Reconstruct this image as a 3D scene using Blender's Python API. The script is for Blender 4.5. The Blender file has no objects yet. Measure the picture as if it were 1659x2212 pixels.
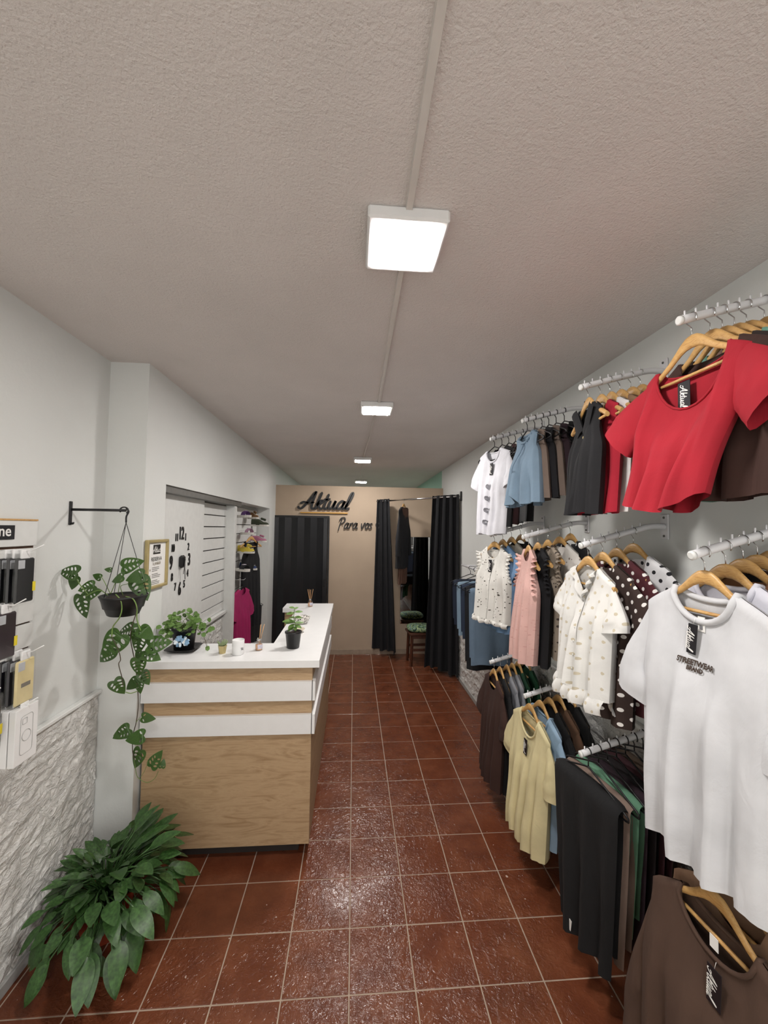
import bpy, math, random
from mathutils import Vector, Matrix, noise as mnoise
PI = math.pi
scene = bpy.context.scene
COL = scene.collection

# ------------------------------------------------------------------ camera
F_PX = 862.06
YAW, PITCH, ROLL = 0.0746225746, 0.0415900559, 0.0144349515
TILE = 0.27
EYE = 6.94028634 * TILE
_f = Vector((math.sin(YAW)*math.cos(PITCH), math.cos(YAW)*math.cos(PITCH), math.sin(PITCH)))
_r0 = Vector((math.cos(YAW), -math.sin(YAW), 0)); _u0 = _r0.cross(_f)
CR = _r0*math.cos(ROLL) + _u0*math.sin(ROLL); CU = _u0*math.cos(ROLL) - _r0*math.sin(ROLL); CF = _f
CP = Vector((0, 0, EYE))
cam_d = bpy.data.cameras.new('camera'); cam = bpy.data.objects.new('camera', cam_d); COL.objects.link(cam)
cam_d.sensor_fit = 'HORIZONTAL'; cam_d.sensor_width = 36.0; cam_d.lens = F_PX/1659*36.0
cam_d.clip_start = 0.02; cam_d.clip_end = 60
cam.matrix_world = Matrix(((CR.x, CU.x, -CF.x, CP.x), (CR.y, CU.y, -CF.y, CP.y), (CR.z, CU.z, -CF.z, CP.z), (0, 0, 0, 1)))
scene.camera = cam
def ray(px, py): return CF + CR*((px-829.5)/F_PX) - CU*((py-1106)/F_PX)
def atX(px, py, X): d = ray(px, py); return CP + d*(X/d.x)
def atY(px, py, Y): d = ray(px, py); return CP + d*(Y/d.y)
def atZ(px, py, Z): d = ray(px, py); return CP + d*((Z-EYE)/d.z)

# ------------------------------------------------------------------ world, exposure
world = bpy.data.worlds.new('world'); scene.world = world; world.use_nodes = True
world.node_tree.nodes['Background'].inputs[0].default_value = (1.0, 0.985, 0.96, 1)
world.node_tree.nodes['Background'].inputs[1].default_value = 1.6
scene.view_settings.view_transform = 'Standard'; scene.view_settings.look = 'None'
scene.view_settings.exposure = 0.55; scene.view_settings.gamma = 1.0; scene.view_settings.use_curve_mapping = False
cy = scene.cycles
cy.max_bounces = 5; cy.diffuse_bounces = 3; cy.glossy_bounces = 2; cy.transmission_bounces = 3; cy.transparent_max_bounces = 8
cy.caustics_reflective = False; cy.caustics_refractive = False; cy.use_adaptive_sampling = True; cy.adaptive_threshold = 0.05; cy.adaptive_min_samples = 16; cy.use_light_tree = False
LAMP = 130.0          # strength of the ceiling LED diffusers

# ------------------------------------------------------------------ materials
def lin(c):
    c = c.lstrip('#'); v = [int(c[i:i+2], 16)/255 for i in (0, 2, 4)]
    return tuple((x/12.92 if x <= 0.04045 else ((x+0.055)/1.055)**2.4) for x in v) + (1,)
MATS = {}
class NT:
    def __init__(s, name):
        s.m = bpy.data.materials.new(name); s.m.use_nodes = True; s.t = s.m.node_tree
        s.b = s.t.nodes['Principled BSDF']
    def n(s, typ, **kw):
        nd = s.t.nodes.new(typ)
        for k, v in kw.items():
            if k in nd.inputs: nd.inputs[k].default_value = v
            else: setattr(nd, k, v)
        return nd
    def l(s, a, b): s.t.links.new(a, b)
    def coord(s, kind='Object'):
        return s.n('ShaderNodeTexCoord').outputs[kind]
    def pos(s): return s.n('ShaderNodeNewGeometry').outputs['Position']
    def mapping(s, src, scale=(1, 1, 1), loc=(0, 0, 0)):
        m = s.n('ShaderNodeMapping'); m.inputs['Scale'].default_value = scale; m.inputs['Location'].default_value = loc
        s.l(src, m.inputs['Vector']); return m.outputs[0]
    def noise(s, src, scale, detail=3, rough=0.5, dist=0.0):
        n = s.n('ShaderNodeTexNoise'); n.inputs['Scale'].default_value = scale; n.inputs['Detail'].default_value = detail
        n.inputs['Roughness'].default_value = rough; n.inputs['Distortion'].default_value = dist
        s.l(src, n.inputs['Vector']); return n.outputs['Fac']
    def ramp(s, src, stops):
        r = s.n('ShaderNodeValToRGB'); e = r.color_ramp.elements
        e[0].position, e[0].color = stops[0]; e[1].position, e[1].color = stops[-1]
        for p, c in stops[1:-1]:
            x = e.new(p); x.color = c
        s.l(src, r.inputs[0]); return r.outputs[0]
    def mix(s, fac, a, b, blend='MIX'):
        m = s.n('ShaderNodeMix', data_type='RGBA', blend_type=blend)
        for sock, v in ((m.inputs[0], fac), (m.inputs[6], a), (m.inputs[7], b)):
            if hasattr(v, 'is_output') or isinstance(v, bpy.types.NodeSocket): s.l(v, sock)
            else: sock.default_value = v
        return m.outputs[2]
    def math(s, op, a, b=None, c=None):
        m = s.n('ShaderNodeMath', operation=op)
        for i, v in enumerate((a, b, c)):
            if v is None: continue
            if isinstance(v, bpy.types.NodeSocket): s.l(v, m.inputs[i])
            else: m.inputs[i].default_value = v
        return m.outputs[0]
    def bump(s, h, strength, dist=0.01):
        b = s.n('ShaderNodeBump'); b.inputs['Strength'].default_value = strength; b.inputs['Distance'].default_value = dist
        s.l(h, b.inputs['Height']); s.l(b.outputs[0], s.b.inputs['Normal'])
    def done(s, rough=0.5, **kw):
        s.b.inputs['Roughness'].default_value = rough
        for k, v in kw.items(): s.b.inputs[k].default_value = v
        return s.m
def put(nt, c):
    if isinstance(c, bpy.types.NodeSocket): nt.l(c, nt.b.inputs['Base Color'])
    else: nt.b.inputs['Base Color'].default_value = c

def plain(name, hexc, rough=0.5, var=0.06, scale=20, bump=0.0, bscale=80, **kw):
    if name in MATS: return MATS[name]
    t = NT(name); c = lin(hexc)
    src = t.coord()
    dark = tuple(x*(1-var*2) for x in c[:3])+(1,); lite = tuple(min(1, x*(1+var)) for x in c[:3])+(1,)
    put(t, t.ramp(t.noise(src, scale, 3), [(0.3, dark), (0.7, lite)]))
    if bump: t.bump(t.noise(src, bscale, 4), bump, 0.004)
    kw = {k.replace('_', ' '): v for k, v in kw.items()}
    MATS[name] = t.done(rough, **kw); return MATS[name]

def fabric(hexc, rough=0.9, kind=None, c2=None, sp=0.05, r=0.011, weave=900):
    name = f'fabric_{hexc}_{kind}_{c2}_{sp}'
    if name in MATS: return MATS[name]
    t = NT(name); uv = t.coord('UV'); c = lin(hexc)
    base = t.ramp(t.noise(uv, 9, 3), [(0.25, tuple(x*0.86 for x in c[:3])+(1,)), (0.75, tuple(min(1, x*1.06) for x in c[:3])+(1,))])
    if kind == 'dots':
        sc = t.mapping(uv, (1/sp, 1/sp, 1))
        s2 = t.mapping(uv, (1/sp, 1/sp, 1), (0.5, 0.5, 0))
        ds = []
        for q in (sc, s2):
            fr = t.n('ShaderNodeVectorMath', operation='FRACTION'); t.l(q, fr.inputs[0])
            sb = t.n('ShaderNodeVectorMath', operation='SUBTRACT'); t.l(fr.outputs[0], sb.inputs[0]); sb.inputs[1].default_value = (0.5, 0.5, 0)
            mu = t.n('ShaderNodeVectorMath', operation='MULTIPLY'); t.l(sb.outputs[0], mu.inputs[0]); mu.inputs[1].default_value = (1, 1, 0)
            ln = t.n('ShaderNodeVectorMath', operation='LENGTH'); t.l(mu.outputs[0], ln.inputs[0]); ds.append(ln.outputs['Value'])
        d = t.math('MINIMUM', ds[0], ds[1])
        f = t.math('LESS_THAN', d, r/sp)
        base = t.mix(f, base, lin(c2))
    elif kind in ('specks', 'lace', 'leopard'):
        v = t.n('ShaderNodeTexVoronoi'); v.inputs['Scale'].default_value = 1/sp
        v.inputs['Randomness'].default_value = 0.9
        mp = t.mapping(uv, (1, 1, 0)); t.l(mp, v.inputs['Vector'])
        f = t.math('LESS_THAN', v.outputs['Distance'], r)
        base = t.mix(f, base, lin(c2))
    elif kind == 'denim':
        w = t.noise(t.mapping(uv, (900, 60, 1)), 1, 2)
        fade = t.noise(uv, 6, 3)
        base = t.mix(t.math('MULTIPLY', w, 0.35), base, lin(c2))
        base = t.mix(t.math('MULTIPLY', fade, 0.35), base, lin(c2))
    put(t, base)
    t.bump(t.noise(uv, weave, 2), 0.25, 0.0006)
    wr = t.n('ShaderNodeBump'); wr.inputs['Strength'].default_value = .55; wr.inputs['Distance'].default_value = .006
    t.l(t.noise(t.mapping(uv, (1.6, .7, 1)), 13, 4, .55, .8), wr.inputs['Height'])
    t.l(wr.outputs[0], [n for n in t.t.nodes if n.type == 'BUMP' and n != wr][0].inputs['Normal'])
    MATS[name] = t.done(rough); return MATS[name]

def wood(name, c1, c2, scale=(1, 1, 1), ring=9, rough=0.45):
    if name in MATS: return MATS[name]
    t = NT(name); src = t.mapping(t.coord(), scale)
    a = t.noise(src, ring, 6, 0.62, 1.4)
    g = t.noise(t.mapping(src, (3, 3, 26)), 9, 4, 0.6, 0.3)
    col = t.ramp(a, [(0.3, lin(c1)), (0.52, lin(c2)), (0.72, lin(c1))])
    col = t.mix(t.math('MULTIPLY', g, 0.42), col, lin(c1), 'MULTIPLY')
    put(t, col); t.bump(g, 0.08, 0.002)
    MATS[name] = t.done(rough); return MATS[name]

def m_tile():
    t = NT('terracotta_tile'); p = t.pos()
    oi = t.n('ShaderNodeObjectInfo').outputs['Random']
    n1 = t.noise(p, 7, 4, 0.6)
    c = t.ramp(n1, [(0.3, lin('#5c3120')), (0.55, lin('#6f3f29')), (0.75, lin('#7e4c34'))])
    c = t.mix(t.math('MULTIPLY', oi, 0.35), c, lin('#66331f'))
    chip = t.math('GREATER_THAN', t.noise(p, 46, 1, 0.3), 0.8)
    c = t.mix(chip, c, lin('#b8a294')); put(t, c)
    v1 = t.noise(p, 36, 3, 0.55, 1.2); v2 = t.noise(p, 75, 2, 0.5, 0.8)
    h = t.math('ADD', v1, t.math('MULTIPLY', v2, 0.3))
    mask = t.ramp(t.noise(p, 2.0, 2), [(0.38, (0.3, 0.3, 0.3, 1)), (0.6, (1, 1, 1, 1))])
    t.bump(t.math('MULTIPLY', h, mask), 0.7, 0.009)
    rr = t.math('MULTIPLY_ADD', t.noise(p, 30, 3), 0.16, 0.1); t.l(rr, t.b.inputs['Roughness'])
    t.b.inputs['Specular IOR Level'].default_value = 0.5
    return t.m
def m_plaster(name, hexc, sc, strength, var=0.03, sc2=None):
    t = NT(name); p = t.pos(); c = lin(hexc)
    put(t, t.ramp(t.noise(p, 1.6, 5, 0.6), [(0.3, tuple(x*(1-var*2) for x in c[:3])+(1,)), (0.7, tuple(min(1, x*(1+var)) for x in c[:3])+(1,))]))
    h = t.noise(p, sc, 5, 0.65)
    if sc2: h = t.math('ADD', h, t.math('MULTIPLY', t.noise(p, sc2, 3), 0.6))
    t.bump(h, strength, 0.01)
    return t.done(0.85)
def m_stone():
    t = NT('white_split_stone'); p = t.pos()
    n1 = t.noise(t.mapping(p, (1, 1, 1.3)), 24, 6, 0.6, 1.2)
    put(t, t.ramp(n1, [(0.3, lin('#d8d6d0')), (0.6, lin('#eae9e5'))]))
    t.bump(n1, 0.9, 0.03)
    return t.done(0.8)
def m_glass(name, hexc='#ffffff', rough=0.03):
    t = NT(name); put(t, lin(hexc)); return t.done(rough, **{'Transmission Weight': 1.0, 'IOR': 1.4})
def m_film(name, alpha=0.25):
    t = NT(name); put(t, lin('#ffffff'))
    tr = t.n('ShaderNodeBsdfTransparent'); gl = t.n('ShaderNodeBsdfGlossy'); gl.inputs['Roughness'].default_value = .12
    mx = t.n('ShaderNodeMixShader'); mx.inputs[0].default_value = alpha; t.l(tr.outputs[0], mx.inputs[1]); t.l(gl.outputs[0], mx.inputs[2])
    t.l(mx.outputs[0], t.t.nodes['Material Output'].inputs['Surface']); return t.m
def m_emit(name, hexc, s):
    t = NT(name); put(t, lin('#ffffff')); t.b.inputs['Emission Color'].default_value = lin(hexc); t.b.inputs['Emission Strength'].default_value = s
    return t.done(0.5)
def m_leaf(name, c1, c2, rough=0.35):
    t = NT(name); oi = t.n('ShaderNodeObjectInfo').outputs['Random']; src = t.coord()
    n = t.noise(src, 30, 3)
    c = t.ramp(n, [(0.3, lin(c1)), (0.7, lin(c2))]); c = t.mix(t.math('MULTIPLY', oi, 0.4), c, lin(c1))
    put(t, c); return t.done(rough)

M_TILE = m_tile()
M_GROUT = plain('grout', '#ad9a88', 0.9)
M_CEIL = m_plaster('ceiling_plaster', '#dfd8d4', 80, 0.5, 0.03, 170)
M_WALL = m_plaster('wall_paint', '#dcdedb', 26, 0.12, 0.015)
M_GREEN = m_plaster('green_paint', '#9fc4b2', 26, 0.12)
M_STONE = m_stone()
M_WHITE = plain('white_laminate', '#e9e9e8', 0.35, 0.01)
M_OFFW = plain('white_satin_paint', '#dfe0dd', 0.45, 0.02)
M_CHAN = plain('cable_channel_white', '#d6d1cb', 0.5, 0.02)
M_GREYTRIM = plain('grey_trim', '#a9a9a6', 0.6)
M_TRACK = plain('grey_metal_track', '#6b6a66', 0.5, Metallic=0.3)
M_BEIGE = plain('beige_panel', '#b3a08b', 0.75, 0.03, 3, 0.08, 60)
M_BLACK = plain('black_plastic', '#121214', 0.4)
M_DOORBLK = plain('black_vinyl', '#191a1d', 0.32)
M_METALBLK = plain('black_iron', '#101012', 0.45)
M_CHROME = plain('chrome_wire', '#c9c9c9', 0.18, 0.01, Metallic=1.0)
M_ARM = plain('white_powder_coat', '#dedee0', 0.4, 0.01)
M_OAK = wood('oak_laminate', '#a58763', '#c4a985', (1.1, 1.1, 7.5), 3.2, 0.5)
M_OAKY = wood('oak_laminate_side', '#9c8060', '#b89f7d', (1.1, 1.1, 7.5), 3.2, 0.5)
M_HANG = wood('hanger_wood', '#b98b4f', '#d9b274', (5, 14, 14), 4, 0.38)
M_GOLD = plain('gold_paint', '#bfae7c', 0.35, 0.05, Metallic=0.35)
M_GOLDBAR = plain('gold_bar', '#cf9d4b', 0.4, 0.03, Metallic=0.2)
M_TERRA = plain('terracotta', '#9a3d1e', 0.7, 0.1)
M_SOIL = plain('soil', '#2c1c14', 0.95, 0.3, 60, 0.8, 90)
M_STEM = plain('green_stem', '#6f8a45', 0.5, 0.1)
M_BROWNSTEM = plain('brown_stem', '#4c4030', 0.6, 0.1)
M_LEAFM = m_leaf('swiss_vine_leaf', '#2a4417', '#456b26', 0.4)
M_LEAFF = m_leaf('floor_plant_leaf', '#26421e', '#4a7038', 0.4)
M_LEAFI = m_leaf('ivy_leaf', '#45692c', '#86a75c', 0.4)
M_LEAFV = m_leaf('pale_leaf', '#6a9150', '#cfdcae', 0.4)
M_CLOSED = plain('closed_black_curtain', '#101115', 0.9, 0.1, 12, 0.2, 300)
M_DWOOD = wood('dark_wood', '#3c2012', '#5a3320', (6, 6, 3), 4, 0.45)
M_GLASS = m_glass('clear_glass'); M_ACRYL = m_film('clear_acrylic', 0.12); M_BAG = m_film('clear_plastic_bag', 0.07)
M_AMBER = plain('amber_oil', '#d8a67c', 0.15, 0.02)
M_PAPER = plain('white_paper', '#ecebe7', 0.7, 0.01)
M_INK = plain('black_ink', '#17140f', 0.8, 0.02)
M_TAG = plain('black_card', '#18161b', 0.4, 0.02)
M_LED = m_emit('led_diffuser', '#fffaf6', LAMP)

# ------------------------------------------------------------------ mesh helpers
def smooth01(t): t = max(0.0, min(1.0, t)); return t*t*(3-2*t)
def clamp(x, a=0.0, b=1.0): return max(a, min(b, x))
class MB:
    def __init__(s): s.v = []; s.f = []; s.uv = None; s.smooth = []
    def add(s, vs, fs, sm=False):
        o = len(s.v); s.v += [tuple(v) for v in vs]; s.f += [tuple(i+o for i in f) for f in fs]; s.smooth += [sm]*len(fs); return s
    def box(s, a, b, M=None):
        (x0, y0, z0), (x1, y1, z1) = a, b
        vs = [Vector(p) for p in ((x0, y0, z0), (x1, y0, z0), (x1, y1, z0), (x0, y1, z0), (x0, y0, z1), (x1, y0, z1), (x1, y1, z1), (x0, y1, z1))]
        if M: vs = [M @ v for v in vs]
        return s.add(vs, [(0, 3, 2, 1), (4, 5, 6, 7), (0, 1, 5, 4), (1, 2, 6, 5), (2, 3, 7, 6), (3, 0, 4, 7)])
    def bbox(s, a, b, bev, M=None):
        """box with chamfered edges"""
        (x0, y0, z0), (x1, y1, z1) = a, b; e = bev; vs = []; idx = {}
        for ix, X in enumerate((x0, x1)):
            for iy, Y in enumerate((y0, y1)):
                for iz, Z in enumerate((z0, z1)):
                    dx, dy, dz = (e if ix == 0 else -e), (e if iy == 0 else -e), (e if iz == 0 else -e)
                    for ax, p in enumerate(((X, Y+dy, Z+dz), (X+dx, Y, Z+dz), (X+dx, Y+dy, Z))):
                        idx[(ix, iy, iz, ax)] = len(vs); vs.append(Vector(p))
        fs = []
        for ax in range(3):
            for sd in (0, 1):
                o = [a2 for a2 in range(3) if a2 != ax]; loop = []
                for p, q in ((0, 0), (1, 0), (1, 1), (0, 1)):
                    k = [0, 0, 0]; k[ax] = sd; k[o[0]] = p; k[o[1]] = q; loop.append(idx[(*k, ax)])
                fs.append(loop if ((sd == 1) ^ (ax == 1)) else loop[::-1])
        for ax in range(3):
            o = [a2 for a2 in range(3) if a2 != ax]
            for p in (0, 1):
                for q in (0, 1):
                    def K(e2, which): k = [0, 0, 0]; k[ax] = e2; k[o[0]] = p; k[o[1]] = q; return idx[(*k, which)]
                    fs.append([K(0, o[0]), K(1, o[0]), K(1, o[1]), K(0, o[1])])
        for ix in (0, 1):
            for iy in (0, 1):
                for iz in (0, 1): fs.append([idx[(ix, iy, iz, a2)] for a2 in range(3)])
        if M: vs = [M @ v for v in vs]
        return s.add(vs, fs)
    def tube(s, pts, r, n=8, cap=True, sm=True, flat=1.0):
        pts = [Vector(p) for p in pts]; m = len(pts); vs = []; fs = []
        rr = r if hasattr(r, '__len__') else [r]*m
        up = None
        for i, p in enumerate(pts):
            t = (pts[min(i+1, m-1)] - pts[max(i-1, 0)])
            if t.length < 1e-9: t = Vector((0, 0, 1))
            t.normalize()
            if up is None:
                up = Vector((0, 0, 1)) if abs(t.z) < 0.9 else Vector((1, 0, 0))
            a = t.cross(up)
            if a.length < 1e-6: a = t.orthogonal()
            a.normalize(); b = a.cross(t).normalized(); up = b
            for k in range(n):
                q = 2*PI*k/n; vs.append(p + a*(math.cos(q)*rr[i]) + b*(math.sin(q)*rr[i]*flat))
        for i in range(m-1):
            for k in range(n):
                fs.append((i*n+k, i*n+(k+1) % n, (i+1)*n+(k+1) % n, (i+1)*n+k))
        s.add(vs, fs, sm)
        if cap:
            o = len(s.v)-len(vs)
            s.f.append(tuple(o+k for k in range(n))[::-1]); s.f.append(tuple(o+(m-1)*n+k for k in range(n))); s.smooth += [False, False]
        return s
    def lathe(s, prof, n=24, c=(0, 0, 0), sm=True, capb=True, capt=False, sq=None):
        vs = []; fs = []; m = len(prof)
        for r, z in prof:
            for k in range(n):
                q = 2*PI*k/n; vs.append((c[0]+r*math.cos(q), c[1]+r*math.sin(q), c[2]+z))
        for i in range(m-1):
            for k in range(n): fs.append((i*n+k, i*n+(k+1) % n, (i+1)*n+(k+1) % n, (i+1)*n+k))
        s.add(vs, fs, sm); o = len(s.v)-len(vs)
        if capb: s.f.append(tuple(o+k for k in range(n))[::-1]); s.smooth.append(False)
        if capt: s.f.append(tuple(o+(m-1)*n+k for k in range(n))); s.smooth.append(False)
        return s
    def grid(s, P, sm=True):
        nu, nv = len(P), len(P[0]); vs = [p for row in P for p in row]
        return s.add(vs, [(i*nv+j, (i+1)*nv+j, (i+1)*nv+j+1, i*nv+j+1) for i in range(nu-1) for j in range(nv-1)], sm)
    def prism(s, pts, d, M=None):
        n = len(pts); vs = [Vector((p[0], 0, p[1])) for p in pts] + [Vector((p[0], d, p[1])) for p in pts]
        if M: vs = [M @ v for v in vs]
        return s.add(vs, [tuple(range(n)), tuple(range(2*n-1, n-1, -1))] + [(i, i+n, (i+1) % n+n, (i+1) % n) for i in range(n)])
    def mesh(s, name):
        me = bpy.data.meshes.new(name); me.from_pydata([tuple(v) for v in s.v], [], s.f)
        me.polygons.foreach_set('use_smooth', s.smooth)
        if s.uv:
            l = me.uv_layers.new(name='UVMap'); d = []
            for lp in me.loops: d += s.uv[lp.vertex_index]
            l.data.foreach_set('uv', d)
        me.update(); return me
    def obj(s, name, mat, parent=None, loc=None, M=None):
        return link(name, s.mesh(name), mat, parent, loc, M)
def link(name, me, mat, parent=None, loc=None, M=None):
    if mat and not me.materials: me.materials.append(mat)
    o = bpy.data.objects.new(name, me); COL.objects.link(o)
    if parent: o.parent = parent
    if M is not None: o.matrix_local = M
    elif loc is not None: o.location = loc
    return o
def tag(o, label=None, cat=None, group=None, kind=None):
    if label: o['label'] = label
    if cat: o['category'] = cat
    if group: o['group'] = group
    if kind: o['kind'] = kind
    return o
def thing(name, label, cat, loc=(0, 0, 0), rz=0.0, group=None):
    o = bpy.data.objects.new(name, None); COL.objects.link(o); o.location = loc; o.rotation_euler = (0, 0, rz)
    o.empty_display_size = 0.02
    return tag(o, label, cat, group)
def catmull(pts, n=6):
    P = [Vector(p) for p in pts]; out = []
    for i in range(len(P)-1):
        p0, p1, p2, p3 = P[max(i-1, 0)], P[i], P[i+1], P[min(i+2, len(P)-1)]
        for k in range(n):
            t = k/n; out.append(0.5*((2*p1)+(p2-p0)*t+(2*p0-5*p1+4*p2-p3)*t*t+(3*p1-p0-3*p2+p3)*t*t*t))
    out.append(P[-1]); return out

def text_mesh(txt, size=1.0, extrude=0.0, bold=0.0, align='CENTER'):
    cu = bpy.data.curves.new('t', 'FONT'); cu.body = txt; cu.size = size; cu.extrude = extrude; cu.offset = bold
    cu.align_x = align; cu.align_y = 'CENTER'; cu.resolution_u = 3
    o = bpy.data.objects.new('t', cu); COL.objects.link(o)
    dg = bpy.context.evaluated_depsgraph_get(); me = bpy.data.meshes.new_from_object(o.evaluated_get(dg))
    bpy.data.objects.remove(o); bpy.data.curves.remove(cu); return me

# brush script strokes: (x, y) with x-height 1
SCRIPT = {
 'A': (1.25, [[(-.45, .3), (-.3, .08), (0, .15), (.35, .75), (.75, 1.65), (.92, 2.0), (.9, 1.5), (.84, .8), (.88, .2), (1.02, .02), (1.2, .15)], [(-.3, .6), (-.05, .82), (.4, .72), (1.0, .78)]]),
 'k': (.78, [[(.28, 1.95), (.18, 1.2), (.1, .5), (.08, .02)], [(.1, .45), (.35, .95), (.58, 1.0), (.52, .72), (.2, .52), (.4, .2), (.55, .02), (.75, .15)]]),
 't': (.5, [[(.22, 1.75), (.12, .9), (.08, .3), (.2, .02), (.45, .2)], [(-.12, 1.15), (.15, 1.12), (.48, 1.2)]]),
 'u': (.85, [[(.08, .98), (.02, .45), (.12, .04), (.38, .25), (.58, .98), (.52, .4), (.6, .03), (.82, .2)]]),
 'a': (.85, [[(.58, .85), (.35, 1.0), (.05, .6), (.08, .08), (.32, .1), (.56, .6), (.64, .98), (.56, .4), (.62, .03), (.85, .2)]]),
 'l': (.55, [[(-.05, .2), (.25, .9), (.42, 1.75), (.3, 1.95), (.15, 1.4), (.05, .5), (.12, .03), (.4, .2)]]),
 'P': (.95, [[(.1, -.35), (.14, .6), (.3, 1.7)], [(-.1, 1.35), (.15, 1.8), (.6, 1.9), (.85, 1.5), (.6, 1.0), (.22, .85)]]),
 'r': (.6, [[(.05, .95), (.06, .4), (.05, .02)], [(.06, .4), (.25, .9), (.48, .98), (.45, .8)]]),
 'v': (.7, [[(.0, .95), (.12, .3), (.22, .02), (.4, .5), (.52, 1.0), (.68, .95)]]),
 'o': (.7, [[(.35, 1.0), (.08, .75), (.08, .2), (.3, .03), (.52, .35), (.5, .8), (.35, 1.0), (.55, .85), (.72, .9)]]),
 's': (.55, [[(.42, 1.0), (.15, .85), (.2, .6), (.4, .35), (.25, .05), (-.02, .1)]]),
 ' ': (.5, []), 'T': (.8, [[(.35, 1.9), (.25, .8), (.22, .02)], [(-.05, 1.75), (.4, 1.95), (.85, 1.85)]]),
 'p': (.75, [[(.1, 1.0), (.06, .2), (.0, -.6)], [(.08, .6), (.3, 1.0), (.55, .75), (.45, .2), (.1, .1)]]),
 'd': (.8, [[(.5, .85), (.3, 1.0), (.05, .55), (.1, .05), (.4, .3), (.6, 1.0), (.66, 1.9), (.55, .6), (.6, .03), (.8, .2)]]),
 'c': (.6, [[(.5, .85), (.3, 1.0), (.05, .55), (.12, .05), (.4, .08), (.58, .25)]]),
 '<': (1.0, [[(.5, .1), (.1, .6), (.1, 1.0), (.35, 1.1), (.5, .85), (.68, 1.1), (.95, 1.0), (.9, .6), (.55, .1)]]),
}
def script_mb(txt, h, r, depth, shear=0.22, n=5):
    """lettering in the xz plane (front at y=-depth), x-height h, stroke radius r*h"""
    mb = MB(); x = 0.0
    for ch in txt:
        adv, strokes = SCRIPT[ch]
        for st in strokes:
            pts = catmull([((x+a+shear*b)*h, 0, b*h) for a, b in st], n)
            m = len(pts); L = []; Rr = []
            for i, p in enumerate(pts):
                t = (pts[min(i+1, m-1)]-pts[max(i-1, 0)]).normalized(); nn = Vector((-t.z, 0, t.x))
                k = r*h*(0.72+0.28*abs(t.z)) if 0 < i < m-1 else r*h*0.55
                L.append(p+nn*k); Rr.append(p-nn*k)
            t0 = (pts[0]-pts[1]).normalized()*r*h*0.5; t1 = (pts[-1]-pts[-2]).normalized()*r*h*0.5
            L = [L[0]*.5+Rr[0]*.5+t0]+L+[L[-1]*.5+Rr[-1]*.5+t1]; Rr = [L[0]]+Rr+[L[-1]]
            k = len(L); D = Vector((0, -depth, 0))
            vs = L+Rr+[p+D for p in L]+[p+D for p in Rr]; fs = []
            for i in range(k-1):
                fs.append((2*k+i, 2*k+i+1, 3*k+i+1, 3*k+i))
                if depth > 1e-4:
                    fs.append((i, i+1, 2*k+i+1, 2*k+i)); fs.append((k+i, 3*k+i, 3*k+i+1, k+i+1))
            mb.add(vs, fs)
        x += adv
    return mb, (x)*h

# ------------------------------------------------------------------ the setting
XL, XR, X2, CE, YB, YF, YPART = -1.38, 1.36, -1.17, 2.79, 9.2, -2.2, 6.04
YPIL, YOP0, YOP1, ZHEAD = 2.32, 2.57, 5.64, 2.13
fl = MB().box((XL-.3, YF, -.12), (XR+.1, YB, -.0022)).obj('floor', M_GROUT); tag(fl, kind='structure')
tile_me = [MB().bbox((-TILE/2+.0028, -TILE/2+.0028, -.012), (TILE/2-.0028, TILE/2-.0028, 0.0), .0016).mesh('tile') for _ in range(1)][0]
X0, Y0 = 0.0488461863*TILE, 6.24558236*TILE
rng = random.Random(5)
for j in range(-2, 17):
    for i in range(-6, 6):
        cx, cy = X0+(i+.5)*TILE, Y0+(j+.5)*TILE
        if cx > XR+.2: continue
        o = link('tile', tile_me, M_TILE, fl, (cx, cy, rng.uniform(-.0006, .0006)))
        o.rotation_euler = (rng.uniform(-.0025, .0025), rng.uniform(-.0025, .0025), 0)
ce = MB().box((XL-.3, YF, CE), (XR+.1, YB, CE+.1)).obj('ceiling', M_CEIL); tag(ce, kind='structure')

mb = MB()
mb.box((XL-.2, YF, 0), (XL, YPIL, CE))
mb.box((XL-.2, YPIL, 0), (X2, YOP0, CE))
mb.box((XL-.2, YOP0, ZHEAD), (X2, YOP1, CE))
mb.box((XL-.2, YOP1, 0), (X2, YB, CE))
mb.box((XL-.2, YOP0, 0), (-1.36, YOP1, ZHEAD))
wl = mb.obj('wall_left', M_WALL); tag(wl, kind='structure')
wr = MB().box((XR, YF, 0), (XR+.1, YPART+.1, CE)).obj('wall_right', M_WALL); tag(wr, kind='structure')
tag(MB().box((XR, YPART+.1, 0), (XR+.1, YB, CE)).obj('wall_right_beyond', M_GREEN), kind='structure')
tag(MB().box((XL-.2, YB, 0), (XR+.1, YB+.1, CE)).obj('wall_back', M_WALL), kind='structure')
tag(MB().box((XL-.2, YF-.1, 0), (-1.15, YF, CE)).box((1.15, YF-.1, 0), (XR+.1, YF, CE)).box((-1.15, YF-.1, 2.5), (1.15, YF, CE)).obj('wall_front', M_WALL), kind='structure')
# partition with the fitting-room corner
pt = MB().bbox((X2-.04, YPART, 0.0), (XR+.04, YPART+.05, 2.505), .004).obj('wall_partition', M_BEIGE); tag(pt, kind='structure')
tag(MB().box((-.372, YPART-.012, 0), (XR-.002, YPART, .07)).obj('baseboard_partition', plain('beige_base', '#a08f7d', .6)), kind='structure')

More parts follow.
